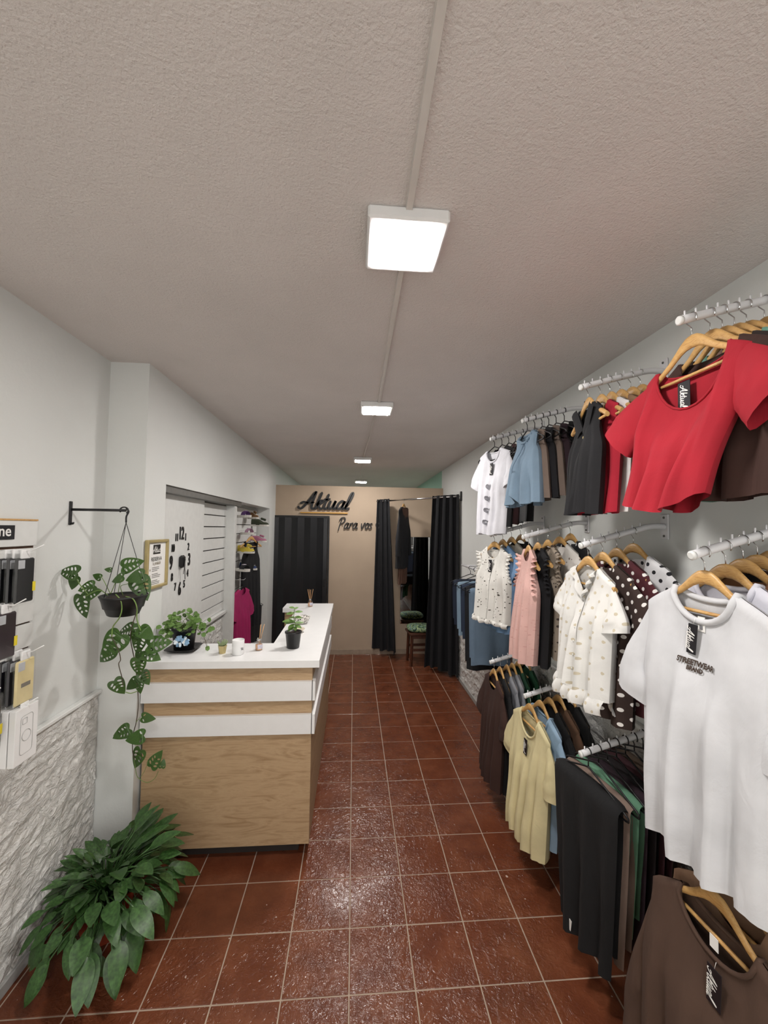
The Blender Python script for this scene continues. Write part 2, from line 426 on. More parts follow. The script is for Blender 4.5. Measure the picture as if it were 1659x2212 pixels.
# split-stone wainscots
def stone_mesh(seed, L, Hh):
    r = random.Random(seed); mb = MB(); n, m = 16, 5; P = []
    for i in range(n+1):
        row = []
        for j in range(m+1):
            e = (i in (0, n)) or (j in (0, m))
            d = .008+r.uniform(-.002, .002) if e else .012+.012*mnoise.noise(Vector((i*.55+seed*9.1, j*.6, seed)))+r.uniform(-.005, .005)
            row.append((d, -L/2+L*i/n+(0 if i in (0, n) else r.uniform(-.008, .008)), -Hh/2+Hh*j/m+(0 if j in (0, m) else r.uniform(-.006, .006))))
        P.append(row)
    mb.grid(P, False); k = m+1
    B = [(-.004, -L/2, -Hh/2), (-.004, L/2, -Hh/2), (-.004, L/2, Hh/2), (-.004, -L/2, Hh/2)]; o = len(mb.v); mb.v += B
    def side(idx, a, b): mb.f.append(tuple(idx)+(b, a)); mb.smooth.append(False)
    side([i*k for i in range(n+1)], o, o+1); side([n*k+j for j in range(m+1)], o+1, o+2)
    side([i*k+m for i in range(n, -1, -1)], o+2, o+3); side([j for j in range(m, -1, -1)], o+3, o)
    return mb.mesh('stone')
SH = .1213
st_me = [stone_mesh(i, .6, SH-.002) for i in range(6)]
def wains(parent, X, y0, y1, ztop, flip, hide=None):
    nr = round(ztop/SH); L = .602
    for r in range(nr):
        y = y0 - L*((r*.37) % 1)
        while y < y1:
            a, b = max(y, y0), min(y+L, y1); y += L
            if b-a < .03: continue
            if hide and hide((a+b)/2, (r+.5)*SH): continue
            o = link('stone', rng.choice(st_me), M_STONE, parent, (X, (a+b)/2, (r+.5)*SH))
            o.scale = (1, (b-a)/L, 1)
            o.rotation_euler = (0, 0, PI) if flip else (0, 0, 0)
wains(wl, XL+.006, 1.3, YPIL-.004, .97, False)
wains(wr, XR-.006, 1.0, 5.3, .97, True)
tag(MB().bbox((XL, YF+.02, .962), (XL+.032, YPIL-.004, .98), .003).obj('trim_1', M_OFFW), kind='structure')
tag(MB().bbox((XR-.03, .6, .962), (XR, 5.3, .98), .003).obj('trim_2', M_OFFW), kind='structure')
tag(MB().bbox((XL, YF+.02, 0), (XL+.03, YPIL-.004, .05), .003).obj('baseboard_left', M_GREYTRIM), kind='structure')
tag(MB().bbox((XR-.03, .6, 0), (XR, 5.9, .05), .003).obj('baseboard_right', M_GREYTRIM), kind='structure')

# recess: track, clock panel, slatted panels, post, low stone wall with sill
tag(MB().box((-1.33, YOP0, 2.085), (-1.185, 4.3, ZHEAD)).box((-1.31, YOP0, 2.075), (-1.29, 4.3, 2.09)).obj('trim_3', M_TRACK), kind='structure')
pn = MB().bbox((-1.275, 2.62, .02), (-1.25, 3.44, 2.095), .002).obj('sliding_panel', M_OFFW)
tag(pn, 'smooth white sliding panel that carries the clock', 'panel')
tag(MB().bbox((-1.3, 4.13, .0), (-1.2, 4.2, 2.085), .003).obj('trim_4', M_OFFW), kind='structure')
wrec = MB().box((-1.36, 3.445, 0), (-1.3, 4.13, 1.02)).obj('wall_recess', M_WALL); tag(wrec, kind='structure')
wains(wrec, -1.295, 3.45, 4.13, .97, False, lambda y, z: z < .3)
tag(MB().bbox((-1.33, 3.445, 1.015), (-1.25, 4.13, 1.045), .003).obj('trim_5', M_OFFW), kind='structure')
M_GAP = plain('dark_slot', '#2c2522', .8)
def slat_panel(name, label, X, y0, y1, zs, gap=.009):
    t = thing(name, label, 'panel', (X, (y0+y1)/2, zs[0]))
    MB().box((-.012, y0-(y0+y1)/2, 0), (-.006, y1-(y0+y1)/2, zs[-1]-zs[0])).obj('backing', M_GAP, t)
    for a, b in zip(zs[:-1], zs[1:]):
        MB().bbox((-.006, y0-(y0+y1)/2, a+gap/2-zs[0]), (.006, y1-(y0+y1)/2, b-gap/2-zs[0]), .0015).obj('slat', M_OFFW, t)
    return t
slat_panel('slatted_panel', 'white slatted wall panel between the clock panel and the post', -1.29, 3.44, 4.13, [1.045, 1.13]+[1.13+.1055*i for i in range(1, 10)])
slat_panel('slatted_panel', 'white slatted display panel behind the shoes in the alcove', -1.345, 4.2, 5.62, [.5, .63]+[.63+.1055*i for i in range(1, 14)]+[2.1])

# accordion door
dr = thing('door_1', 'black folding accordion door in the beige partition', 'door', (-.795, YPART-.02, 0)); tag(dr, kind='structure')
W0, W1 = -.41, .41
fr = MB().box((W0-.01, -.015, 2.02), (W1+.02, .02, 2.05)).box((W1, -.012, 0), (W1+.022, .02, 2.02)).box((W0-.008, -.012, 0), (W0+.004, .02, 2.02)).obj('door_frame', M_BLACK, dr)
npan = 8; pw = (W1-.07-W0)/npan
for i in range(npan):
    xa = W0+i*pw; ya, yb = (0, -.03) if i % 2 else (-.03, 0)
    mb = MB(); vs = [(xa, ya, .01), (xa+pw, yb, .01), (xa+pw, yb, 2.02), (xa, ya, 2.02)]
    vs += [(x, y+.006, z) for x, y, z in vs]
    mb.add(vs, [(0, 1, 2, 3), (7, 6, 5, 4), (0, 4, 5, 1), (1, 5, 6, 2), (2, 6, 7, 3), (3, 7, 4, 0)]); mb.obj('door_panel', M_DOORBLK, dr)
lp = MB().bbox((W1-.07, -.03, .01), (W1-.005, 0, 2.02), .004).obj('lead_post', M_DOORBLK, dr)
MB().bbox((W1-.045, -.042, 1.0), (W1-.03, -.03, 1.12), .003).obj('door_handle', M_BLACK, lp)

# ------------------------------------------------------------------ ceiling lights and cable channel
def ceiling_light(label, x, y, on=True):
    t = thing('ceiling_light', label, 'light', (x, y, CE), 0, 'ceiling lights')
    MB().bbox((-.118, -.118, -.038), (.118, .118, 0), .006).obj('housing', M_WHITE, t)
    MB().bbox((-.096, -.096, -.041), (.096, .096, -.034), .002).obj('diffuser', M_LED, t)
    return t
ceiling_light('square white ceiling light, the largest and nearest one in view', .142, 1.205)
ceiling_light('square white ceiling light, second along the cable channel', .152, 2.95)
ceiling_light('small square ceiling light just in front of the beige partition', .098, 5.22)
ceiling_light('smallest ceiling light, seen over the top of the beige partition', .12, 7.62)
ceiling_light('square white ceiling light over the shop entrance', .12, -.75)
def channel(name, pts, w=.011):
    a, b = pts; d = Vector((b[0]-a[0], b[1]-a[1], 0)).normalized(); n = Vector((-d.y, d.x, 0))*w
    A, B = Vector((a[0], a[1], CE)), Vector((b[0], b[1], CE)); dz = Vector((0, 0, -.013))
    mb = MB(); vs = [A+n, A-n, B-n, B+n]; vs += [v*1+dz for v in (A+n*.8, A-n*.8, B-n*.8, B+n*.8)]
    mb.add(vs, [(0, 1, 2, 3), (7, 6, 5, 4), (0, 4, 5, 1), (1, 5, 6, 2), (2, 6, 7, 3), (3, 7, 4, 0)])
    return mb.obj(name, M_CHAN)
tag(channel('trim_6', ((.12, -.63), (.141, 1.1))), kind='structure')
tag(channel('trim_7', ((.15, 1.31), (.165, 2.85))), kind='structure')
tag(channel('trim_8', ((.16, 3.06), (.11, 5.11)), .006), kind='structure')
tag(channel('trim_9', ((.1, 5.33), (.12, 7.51)), .006), kind='structure')

# ------------------------------------------------------------------ counter (white top, oak fronts, white bands)
ct = thing('shop_counter', 'white topped shop counter with oak fronts and two white bands', 'counter', (-.66, 3.2, 0))
CX, CY = .66, -3.2
def cp(mb, name, mat, par=ct): 
    mb.v = [(v[0]+CX, v[1]+CY, v[2]) for v in mb.v]; return mb.obj(name, mat, par)
ZT = 1.112
def poly_slab(pts, z0, z1, bev=.0):
    n = len(pts); mb = MB(); vs = [(x, y, z0) for x, y in pts]+[(x, y, z1) for x, y in pts]
    return mb.add(vs, [tuple(range(n))[::-1], tuple(range(n, 2*n))]+[(i, (i+1) % n, (i+1) % n+n, i+n) for i in range(n)])
cp(poly_slab([(-1.165, 2.345), (-.184, 2.345), (-.192, 4.09), (-.655, 4.09), (-.655, 3.85), (-.52, 3.85), (-.512, 2.70), (-1.165, 2.70)], ZT-.04, ZT), 'worktop', M_WHITE)
cp(MB().box((-1.155, 2.372, .076), (-.225, 2.39, ZT-.04)), 'front_panel', M_OAK)
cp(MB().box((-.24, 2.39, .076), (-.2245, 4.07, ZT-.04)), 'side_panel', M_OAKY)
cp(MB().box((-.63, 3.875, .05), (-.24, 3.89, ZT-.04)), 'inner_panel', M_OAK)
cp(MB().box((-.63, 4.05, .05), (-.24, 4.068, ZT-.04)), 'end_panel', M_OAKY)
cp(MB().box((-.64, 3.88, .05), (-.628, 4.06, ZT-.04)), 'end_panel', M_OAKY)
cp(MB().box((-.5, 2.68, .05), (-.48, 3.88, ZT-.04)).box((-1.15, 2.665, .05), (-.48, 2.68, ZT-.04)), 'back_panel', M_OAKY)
cp(MB().box((-1.12, 2.43, 0), (-.29, 2.65, .08)).box((-.49, 2.6, 0), (-.29, 4.0, .08)), 'plinth', plain('dark_plinth', '#2a2320', .7))
for z0, z1 in ((.884, .992), (.697, .806)):
    cp(MB().box((-1.165, 2.352, z0), (-.2205, 2.372, z1)), 'front_band', M_WHITE)
    cp(MB().box((-.2245, 2.352, z0), (-.205, 4.07, z1)), 'side_band', M_WHITE)

# ------------------------------------------------------------------ racks: waterfall arms, hangers, garments
TIPX, PLX = .975, 1.358
ARMS = {}
def arm(key, label, y, zt, tipx=TIPX):
    t = thing('waterfall_arm', label, 'rack arm', (PLX, y, zt+.085), 0, 'sloping white wall arms')
    dx = tipx-PLX
    path = catmull([(-.004, 0, 0), (-.05, 0, .002), (-.095, 0, -.004), (-.14, 0, -.017), (dx*.65, 0, -.085*(dx*-.65-.09)/(-dx-.09)), (dx, 0, -.085)], 4)
    MB().tube(path, .0128, 14).obj('tube', M_ARM, t)
    MB().bbox((-.006, -.022, -.055), (0.001, .022, .055), .002).obj('wall_plate', M_ARM, t)
    for z in (-.04, .04): MB().lathe([(.005, 0), (.005, .003), (.002, .004)], 8).obj('screw', M_TRACK, t, M=Matrix.Translation((-.006, 0, z)) @ Matrix.Rotation(-PI/2, 4, 'Y'))
    MB().lathe([(.0138, 0), (.0138, .008), (.009, .011)], 14, capt=True).obj('end_cap', M_OFFW, t, M=Matrix.Translation((dx+.002, 0, -.0855)) @ Matrix.Rotation(-PI/2-.2, 4, 'Y'))
    ARMS[key] = (y, zt, path)
    for i in range(8):
        x = dx+.014+i*.036
        z = arm_z(key, x)
        MB().tube([(x, 0, z+.006), (x, 0, z+.026)], .0028, 6).obj('peg', M_ARM, t)
    return t
def arm_z(key, xl):
    P = ARMS[key][2]
    for a, b in zip(P[:-1], P[1:]):
        if b.x <= xl <= a.x:
            return a.z+(b.z-a.z)*((xl-a.x)/(b.x-a.x) if b.x != a.x else 0)
    return P[-1].z
def arm_point(key, d):
    y, zt, P = ARMS[key]; xl = (P[-1].x)+d
    return Vector((PLX+xl, y, zt+.085+arm_z(key, xl)+.0135))

HZ = [(0, 0), (.018, -.003), (.036, -.014), (.054, -.031), (.08, -.056), (.115, -.078), (.15, -.096), (.19, -.121)]
HOOK = .066
def hz(x):
    x = abs(x)
    for (a, za), (b, zb) in zip(HZ[:-1], HZ[1:]):
        if x <= b: return -HOOK + za+(zb-za)*(x-a)/(b-a)
    return -HOOK-.121-(x-.19)*.95
def hzb(x):
    x = abs(x); return -.078-.4*max(0, x-.012) if x < .2 else -.078-.0752-(x-.2)*.75
def hook_pts(r=.0185, stem=.05):
    pts = []
    for k in range(15):
        q = math.radians(215-k*(235/14))
        pts.append((r*math.cos(q), 0, r*math.sin(q)-r+.001))
    pts = [(-p[0], p[1], p[2]) for p in pts]
    e = pts[-1]; pts += [(e[0]*.55, 0, e[2]-.01), (0, 0, -.045), (0, 0, -stem-.018)]
    return pts
def _wood_hanger():
    body = MB(); P = []; n = 36; q = 10
    for i in range(n+1):
        x = -.174+.348*i/n; top = hz(x); h = .042-.02*smooth01(abs(x)/.1); w = .007+.0022*smooth01((abs(x)-.1)/.07)
        row = []
        for k in range(q):
            a = 2*PI*k/q; row.append((x, w*math.cos(a)*(1+.25*abs(math.cos(a)))/1.25, top-h/2+(h/2)*math.sin(a)*1.0))
        P.append(row+[row[0]])
    body.grid(P)
    for row in (P[0], P[-1]): body.add(row[:-1], [tuple(range(q))])
    bar = MB().tube([(-.165, 0, hz(.165)-.018), (.165, 0, hz(.165)-.018)], .0055, 8)
    hook = MB().tube(hook_pts(stem=HOOK-.01), .0017, 6)
    return body.mesh('hanger_body'), bar.mesh('bar'), hook.mesh('hook')
def _black_hanger():
    body = MB().tube(catmull([(0, 0, -.078), (.012, 0, -.08), (.1, 0, hzb(.1)), (.19, 0, hzb(.19)), (.2, 0, hzb(.19)-.012), (.19, 0, hzb(.19)-.02), (.1, 0, hzb(.19)-.02), (0, 0, hzb(.19)-.02), (-.1, 0, hzb(.19)-.02), (-.19, 0, hzb(.19)-.02), (-.2, 0, hzb(.19)-.012), (-.19, 0, hzb(.19)), (-.1, 0, hzb(.1)), (-.012, 0, -.08), (0, 0, -.078)], 3), .0038, 7, cap=False)
    hook = MB().tube(hook_pts(stem=.062), .0026, 6)
    return body.mesh('hanger_body'), None, hook.mesh('hook')
WH, BH = _wood_hanger(), _black_hanger()
BARZ = hzb(.19)-.02
def hanger(kind, label, loc, th):
    b, bar, hk = WH if kind == 'wood' else BH
    t = thing('clothes_hanger', label, 'hanger', loc, th, 'wooden clothes hangers' if kind == 'wood' else 'black clothes hangers')
    link('hanger_body', b, M_HANG if kind == 'wood' else M_BLACK, t)
    if bar: link('bar', bar, M_HANG, t)
    link('hook', hk, M_CHROME if kind == 'wood' else M_BLACK, t)
    return t

class Garment:
    def __init__(s, seed, L=.6, W=.25, Wh=None, sw=.2, nw=.085, nf=.08, nb=.02, slv='short', sl=.2, sa=32, cuff=.085, fold=.012, nfold=5, thick=.03, hem=.0, wb=False, vneck=False, ua=.2, waist=0.0, nu=26, nv=22, flare=.0, swing=.025, lat=.0, notch=.0, gather=.0):
        s.__dict__.update(locals()); K = .87; s.W = W*K; s.sw = sw*(.93 if slv in ('short', 'long', 'cap') else .9); s.Wh = (Wh if Wh else W)*K; s.sl = sl*.95; s.cuff = cuff*.82; s.nw = min(nw*.95, s.sw*.8); s.fold = fold*1.5; s.hzf = hzb if wb else hz
        r = random.Random(seed); s.ph = [r.random() for _ in range(8)]; s.r = r
    def half(s, t):
        d = t*s.L
        if s.slv in ('none', 'ruffle'):
            b = s.sw+(s.W-s.sw)*smooth01((d-.07)/(s.ua-.07))-.016*math.sin(PI*clamp(d/s.ua))
        else: b = s.sw+(s.W-s.sw)*smooth01(d/s.ua)
        q = clamp((d-s.ua)/(s.L-s.ua)); return b+(s.Wh-s.W)*q-s.waist*math.sin(PI*q)
    def ztop(s, x, front):
        ax = abs(x)
        if ax >= s.nw: return s.hzf(ax)+.009
        dep = s.nf if front else s.nb
        k = (1-ax/s.nw) if (s.vneck and front) else math.sqrt(max(0, 1-(ax/s.nw)**2))
        return s.hzf(s.nw)+.009-dep*k
    def zhem(s, u): return s.hzf(s.nw)-s.L+s.hem*(u*u)+.006*math.sin(5*u+s.ph[0]*6)+s.notch*math.exp(-(u/.13)**2)
    def pt(s, u, t, front=True):
        x = u*s.half(t); zt = s.ztop(u*s.sw, front); z = zt+(s.zhem(u)-zt)*t
        inneck = abs(u*s.sw) < s.nw-1e-4
        e = math.sqrt(max(0, 1-u*u))
        base = (.0145+(s.thick-.0145)*smooth01(t*2.2))*(e**(.3+.4*smooth01(t*4)))
        if t < .006 and not inneck: base *= t/.006
        f0 = smooth01((t-.05)*1.25)**.8*(1-u**4)
        k = s.nfold
        fd = s.fold*f0*(math.sin(2*PI*(k*.5*u+s.ph[1 if front else 2]+.12*t))+.5*math.sin(2*PI*(k*.93*u+s.ph[3 if front else 4]-.2*t)))
        n3 = mnoise.noise(Vector((x*7+s.ph[5]*50, z*5, 3 if front else 9)))
        fd += .010*n3*smooth01(t*3)*(1-u**4)
        fd += s.gather*math.sin(46*u+3*front)*max(0, 1-t*3.2)
        fl = s.flare*smooth01((t-.5)*2)*e
        y = base+fl+(fd if front else fd*.7)
        if t > .015 or not inneck: y = max(y, .0015 if abs(u) < .999 else 0)
        return Vector((x-s.lat*t, (-y if front else y)-s.swing*t**1.3, z))
    def surf(s, x, z):
        t = .3
        for _ in range(12):
            u = clamp((x+s.lat*t)/s.half(t), -1, 1); zt = s.ztop(u*s.sw, True); t = clamp((zt-z)/(zt-s.zhem(u)), 0, 1)
        return s.pt(u, t).y
    def build(s):
        mb = MB(); un = s.nw/s.sw; m = max(5, int(s.nu*(1-un)/2)); n = max(8, int(s.nu*un)); 
        us = [-1+(1-un)*i/m for i in range(m)]+[-un+2*un*i/n for i in range(n)]+[un+(1-un)*i/m for i in range(m+1)]
        ts = [0, .006, .04]+[.04+.96*(i/s.nv) for i in range(1, s.nv+1)]
        for front in (True, False):
            P = [[s.pt(u, t, front) for t in ts] for u in (us if front else us[::-1])]
            mb.grid(P[::-1] if True else P)
        if s.slv in ('short', 'long', 'cap'):
            for sg in (-1, 1):
                S = Vector((sg*(s.sw-.022), 0, s.ztop(s.sw-.022, True)-.004)); tu = s.ua/s.L
                pu = s.pt(sg, tu); U = Vector((pu.x-sg*.024, pu.y, pu.z))
                ang = math.radians(s.sa+s.r.uniform(-4, 4)); d = Vector((sg*math.sin(ang), 0, -math.cos(ang)))
                pd = Vector((sg*math.cos(ang), 0, math.sin(ang)))
                C0, A0 = (S+U)/2, (S-U)/2
                q = 16; mm = 10 if s.slv != 'long' else 16; P = []
                lift = s.r.uniform(-.012, .012)
                for i in range(mm+1):
                    t = i/mm; k = smooth01(t*1.3)
                    C = C0+d*(s.sl*t)+pd*(.014*math.sin(PI*clamp(t*.9)))+Vector((0, lift*t-s.swing*.3*t, 0))
                    A = A0.lerp(pd*s.cuff, k); b = .0135+(s.thick*.42)*smooth01(t*1.6)
                    row = []
                    for j in range(q):
                        a = 2*PI*j/q
                        w = .012*mnoise.noise(Vector((j*.9, t*5+s.ph[6]*30, sg)))*smooth01(t*2)
                        row.append(C+A*math.cos(a)*(1+w*2)+Vector((0, (b+w)*math.sin(a), 0)))
                    P.append(row+[row[0]])
                if sg > 0: P = [r2[::-1] for r2 in P]
                mb.grid(P)
        mb.uv = [[v[0], v[2]] for v in mb.v]
        return mb
    def neckband(s, r=.008, n=14):
        pts = [s.pt(s.nw/s.sw*math.sin(PI*(i/n-.5)), 0.0, True)+Vector((0, -.001, -.002)) for i in range(n+1)]
        pts += [s.pt(s.nw/s.sw*math.sin(PI*(.5-i/n)), 0.0, False)+Vector((0, .001, -.002)) for i in range(1, n)]
        pts.append(pts[0]); mb = MB().tube(pts, r, 8, cap=False)
        mb.uv = [[v[0], v[2]] for v in mb.v]; return mb
    def ruffle(s, pts, outs, w, waves, amp):
        m = 60; P = []
        for i in range(m+1):
            t = i/m; k = t*(len(pts)-1); a = min(int(k), len(pts)-2); fpos = k-a
            p = Vector(pts[a]).lerp(Vector(pts[a+1]), fpos); o = Vector(outs[a]).lerp(Vector(outs[a+1]), fpos)
            row = []
            for j in range(5):
                v = j/4; row.append(p+o*(w*v)+Vector((0, -1, .3))*(amp*v*math.sin(2*PI*waves*t+1.3*math.sin(9*t)))+Vector((0, -.012*math.sin(PI*v), 0)))
            P.append(row)
        mb = MB().grid(P); mb.uv = [[v[0]+v[1], v[2]] for v in mb.v]; return mb

AKT, AKT_W = script_mb('Aktual', 1, .1, 0.0, n=3)
def hang_tag(g, o, x=0.01, z=None, h=.085, w=.036, rot=0.0, drop=0.0):
    z = z if z is not None else g.ztop(x, True)-.012
    y = min(g.surf(x, z-h*.1), g.surf(x, z-h*.9), g.surf(x, z-h*.5))-.004
    M = Matrix.Translation((x, y, z)) @ Matrix.Rotation(rot, 4, 'Y') @ Matrix.Rotation(-.06, 4, 'X')
    c = MB().bbox((-w/2, -.0008, -h), (w/2, .0008, 0), .0004).obj('hang_tag', M_TAG, o, M=M)
    c['label'] = 'black card tag with white script lettering'
    mb = MB(); sc = h*.72/AKT_W
    vs = [(-.006+(v[2]-.9)*-sc*-1, -.0014, -.16*h-v[0]*sc) for v in AKT.v]
    mb.add(vs, AKT.f).obj('lettering', M_PAPER, c)
    st = MB().tube([(0, 0, .0), (.004, 0, .02)], .0006, 4).obj('string', M_PAPER, c)

NG = [0]
def hang(key, d, kind, name, short, label, cat, mat, th=-88, tagx=None, band=False, seed=None, bandmat=None, **p):
    NG[0] += 1; seed = seed or NG[0]*7+3
    loc = arm_point(key, d); th = math.radians(th)
    hanger(kind, ('light wooden' if kind == 'wood' else 'black plastic')+' hanger holding the '+short, loc, th)
    g = Garment(seed, wb=(kind != 'wood'), **p)
    o = g.build().obj(name, mat, None, loc); o.rotation_euler = (0, 0, th)
    tag(o, label, cat, p.get('group'))
    if band: g.neckband(band if band is not True else .006).obj('neckband', bandmat or mat, o)
    if tagx is not None: hang_tag(g, o, tagx)
    return g, o
def conform(g, o, name, me, mat, off=.005):
    for v in me.vertices:
        x, z = v.co.x, v.co.z
        v.co = (x, g.surf(x, z)-off-abs(v.co.y), z)
    me.update(); return link(name, me, mat, o)
def placket(g, o, mat, w=.014, t0=.0, t1=.985):
    P = []
    for i in range(25):
        t = t0+(t1-t0)*i/24; c = g.pt(0, max(t, .0), True); P.append([Vector((-w+2*w*j/4, g.surf(-w+2*w*j/4, c.z)-.003, c.z)) for j in range(5)])
    mb = MB().grid([r[::-1] for r in P]); mb.uv = [[v[0], v[2]] for v in mb.v]; pl = mb.obj('placket', mat, o)
    for i in range(6):
        t = .06+.15*i; c = g.pt(0, t, True)
        MB().lathe([(.005, 0), (.005, .002), (.003, .003)], 10, capt=True).obj('button', M_OFFW, pl, M=Matrix.Translation((0, g.surf(0, c.z)-.003, c.z)) @ Matrix.Rotation(PI/2, 4, 'X'))
def arm_ruffles(g, o, mat, w=.045, waves=7, amp=.016, both=True):
    for sg in (-1, 1):
        ts = [i/12*(g.ua/g.L)*.92 for i in range(13)]
        pts = [g.pt(sg*.97, t, True) for t in ts]; outs = [Vector((sg*(.95-.45*i/12), -.15, .12-.5*(i/12))) for i in range(13)]
        g.ruffle(pts, outs, w, waves, amp).obj('ruffle', mat, o)
def hem_ruffle(g, o, mat, w=.05, waves=9, amp=.012):
    us = [-.98+1.96*i/24 for i in range(25)]
    g.ruffle([g.pt(u, .985, True)+Vector((0, -.001, 0)) for u in us], [Vector((0, -.12, -1))]*25, w, waves, amp).obj('hem_ruffle', mat, o)
    g.ruffle([g.pt(u, .985, False) for u in us], [Vector((0, .12, -1))]*25, w, waves, amp).obj('hem_ruffle', mat, o)

def drape(seed, w=.33, Lf=.55, Lb=.5, pad=.014, taper=.8, fold=.008, nf=3, flip=1):
    """trousers folded over the bar of a hanger: a padded strip that runs up the front, over the bar and down the back"""
    r = random.Random(seed); ph = [r.random()*6 for _ in range(5)]; mb = MB(); prof = []
    n = 20
    for i in range(n+1): prof.append((-(.007+pad*.6), -Lf+Lf*i/n, i/n))
    for k in range(1, 6):
        a = PI*k/6; prof.append((-(.007+pad*.6)*math.cos(a), (.007+pad*.6)*math.sin(a), 1))
    for i in range(n+1): prof.append(((.007+pad*.6), -Lb*i/n, 1-i/n))
    O, I = [], []; m = 18
    for (y, z, t) in prof:
        dn = 1-t; ww = w/2*(1-(1-taper)*dn**1.2); ro, ri = [], []
        for j in range(m+1):
            u = -1+2*j/m; e = (1-u**6)
            f = fold*dn**.6*math.sin(nf*PI*u+ph[0]+.5*dn)+.012*dn*mnoise.noise(Vector((u*2+ph[1], z*5, 2+y*3)))
            sg = -1 if y < 0 else 1
            yy = y+f*e; tt = pad*.5*math.sqrt(max(0, 1-u**4))
            zz = z+.006*math.sin(4*u+ph[2])*dn
            if abs(t-1) < 1e-6 and z > 0:
                dv = Vector((y, z)).normalized(); ro.append(Vector((u*ww, y+dv.x*tt, z+dv.y*tt))); ri.append(Vector((u*ww, y-dv.x*tt, z-dv.y*tt)))
            else:
                ro.append(Vector((u*ww, yy+sg*tt, zz))); ri.append(Vector((u*ww, yy-sg*tt, zz)))
        O.append(ro); I.append(ri)
    mb.grid(O); mb.grid([q[::-1] for q in I])
    for k in (0, -1):
        a, b = O[k], I[k]; vs = a+b; mb.add(vs, [(j, j+1, m+2+j, m+1+j) for j in range(m)], True)
    mb.uv = [[v[0], v[2]+v[1]] for v in mb.v]
    return mb
def trousers(loc, th, name, short, label, cat, mat, seed, hl=True, **p):
    th = math.radians(th)
    if hl: hanger('black', 'black plastic hanger holding the '+short, loc, th)
    o = drape(seed, **p).obj(name, mat, None, Vector(loc)+Vector((0, 0, BARZ+.004))); o.rotation_euler = (0, 0, th)
    return tag(o, label, cat)

ARMPOS = dict(t1=(1.113, 2.517), t2=(1.641, 2.5), t3=(2.241, 2.515), t4=(2.786, 2.53), m1=(1.083, 1.811), m2=(1.649, 1.814), m3=(2.235, 1.837), m4=(2.78, 1.84), l1=(1.064, .934), l2=(1.658, .936), l3=(2.211, .949), l4=(2.78, .948))
for k, z, lv in (('t', 2.505, 'upper'), ('m', 1.815, 'middle'), ('l', .952, 'lower')):
    for i, what in ((1, 'nearest'), (2, 'second'), (3, 'third'), (4, 'farthest')):
        firsts = {'t1': 'red crop top', 't2': 'black sleeveless polo', 't3': 'light blue drawstring shorts', 't4': 'white heart-print tee',
                  'm1': 'white printed tee', 'm2': 'cream dotted ruffle blouse', 'm3': 'pink ruffle blouse', 'm4': 'white speckled blouse',
                  'l1': 'brown sweatshirt', 'l2': 'black trousers', 'l3': 'pale yellow tee', 'l4': 'dark brown tee'}
        AY, AZ = ARMPOS[k+str(i)]
        arm(k+str(i), f'white sloping wall arm with pegs that holds the {firsts[k+str(i)]}, {lv} row', AY, AZ)

# --- upper row, nearest arm
RED = fabric('#9f1426')
g, o = hang('t1', .035, 'wood', 'crop_top', 'red crop top', 'red short-sleeved crop top with a wide scoop neck and black tag', 'top', RED, -88, tagx=None, band=.004, L=.455, W=.2, Wh=.165, sw=.19, nw=.13, nf=.15, nb=.04, sl=.15, sa=46, cuff=.1, fold=.011, thick=.05, nfold=3, hem=.04, waist=.012, nu=34, swing=.08, lat=.03)
c = MB().bbox((-.022, .0, -.1), (.022, .002, 0), .0004).obj('hang_tag', M_TAG, o, M=Matrix.Translation((-.025, -.006, hz(.14)-.045))); c['label'] = 'black card tag with white script lettering'
sc = .065/AKT_W; MB().add([((v[2]-.9)*sc, -.0008, -.014-v[0]*sc) for v in AKT.v], AKT.f).obj('lettering', M_PAPER, c)
DKB = fabric('#3a231c'); BLK = fabric('#0e0e10'); TEAL = fabric('#6a9a8a'); MAUV = fabric('#82685c'); TAUP = fabric('#6f5f54'); TAN = fabric('#8a6a50')
WHT = fabric('#e6e6ea'); PURP = fabric('#2c1a26'); MAR = fabric('#44161f'); GREY = fabric('#8e8e94')
hang('t1', .095, 'wood', 't_shirt', 'dark brown top behind the red crop top', 'dark brown short-sleeved top right behind the red crop top', 'top', DKB, -90, L=.45, W=.235, sw=.205, nw=.11, nf=.09, sl=.13, thick=.03)
hang('t1', .135, 'wood', 't_shirt', 'black-brown top', 'very dark brown top, third on the nearest upper arm', 'top', fabric('#231814'), -90, L=.45, W=.22, nw=.11, slv='none', thick=.02)
hang('t1', .175, 'wood', 't_shirt', 'sea green top', 'sea green top behind the dark brown ones, upper row', 'top', TEAL, -90, L=.47, W=.24, sw=.205, nw=.1, sl=.13, thick=.025)
hang('t1', .215, 'wood', 't_shirt', 'dusty brown top', 'dusty mauve-brown top behind the sea green top', 'top', MAUV, -91, L=.45, W=.23, sw=.205, sl=.12, thick=.02)
hang('t1', .275, 'wood', 't_shirt', 'beige-brown top by the wall', 'beige-brown top closest to the wall on the nearest upper arm', 'top', fabric('#9a7f6c'), -90, L=.43, W=.22, slv='none', thick=.02)
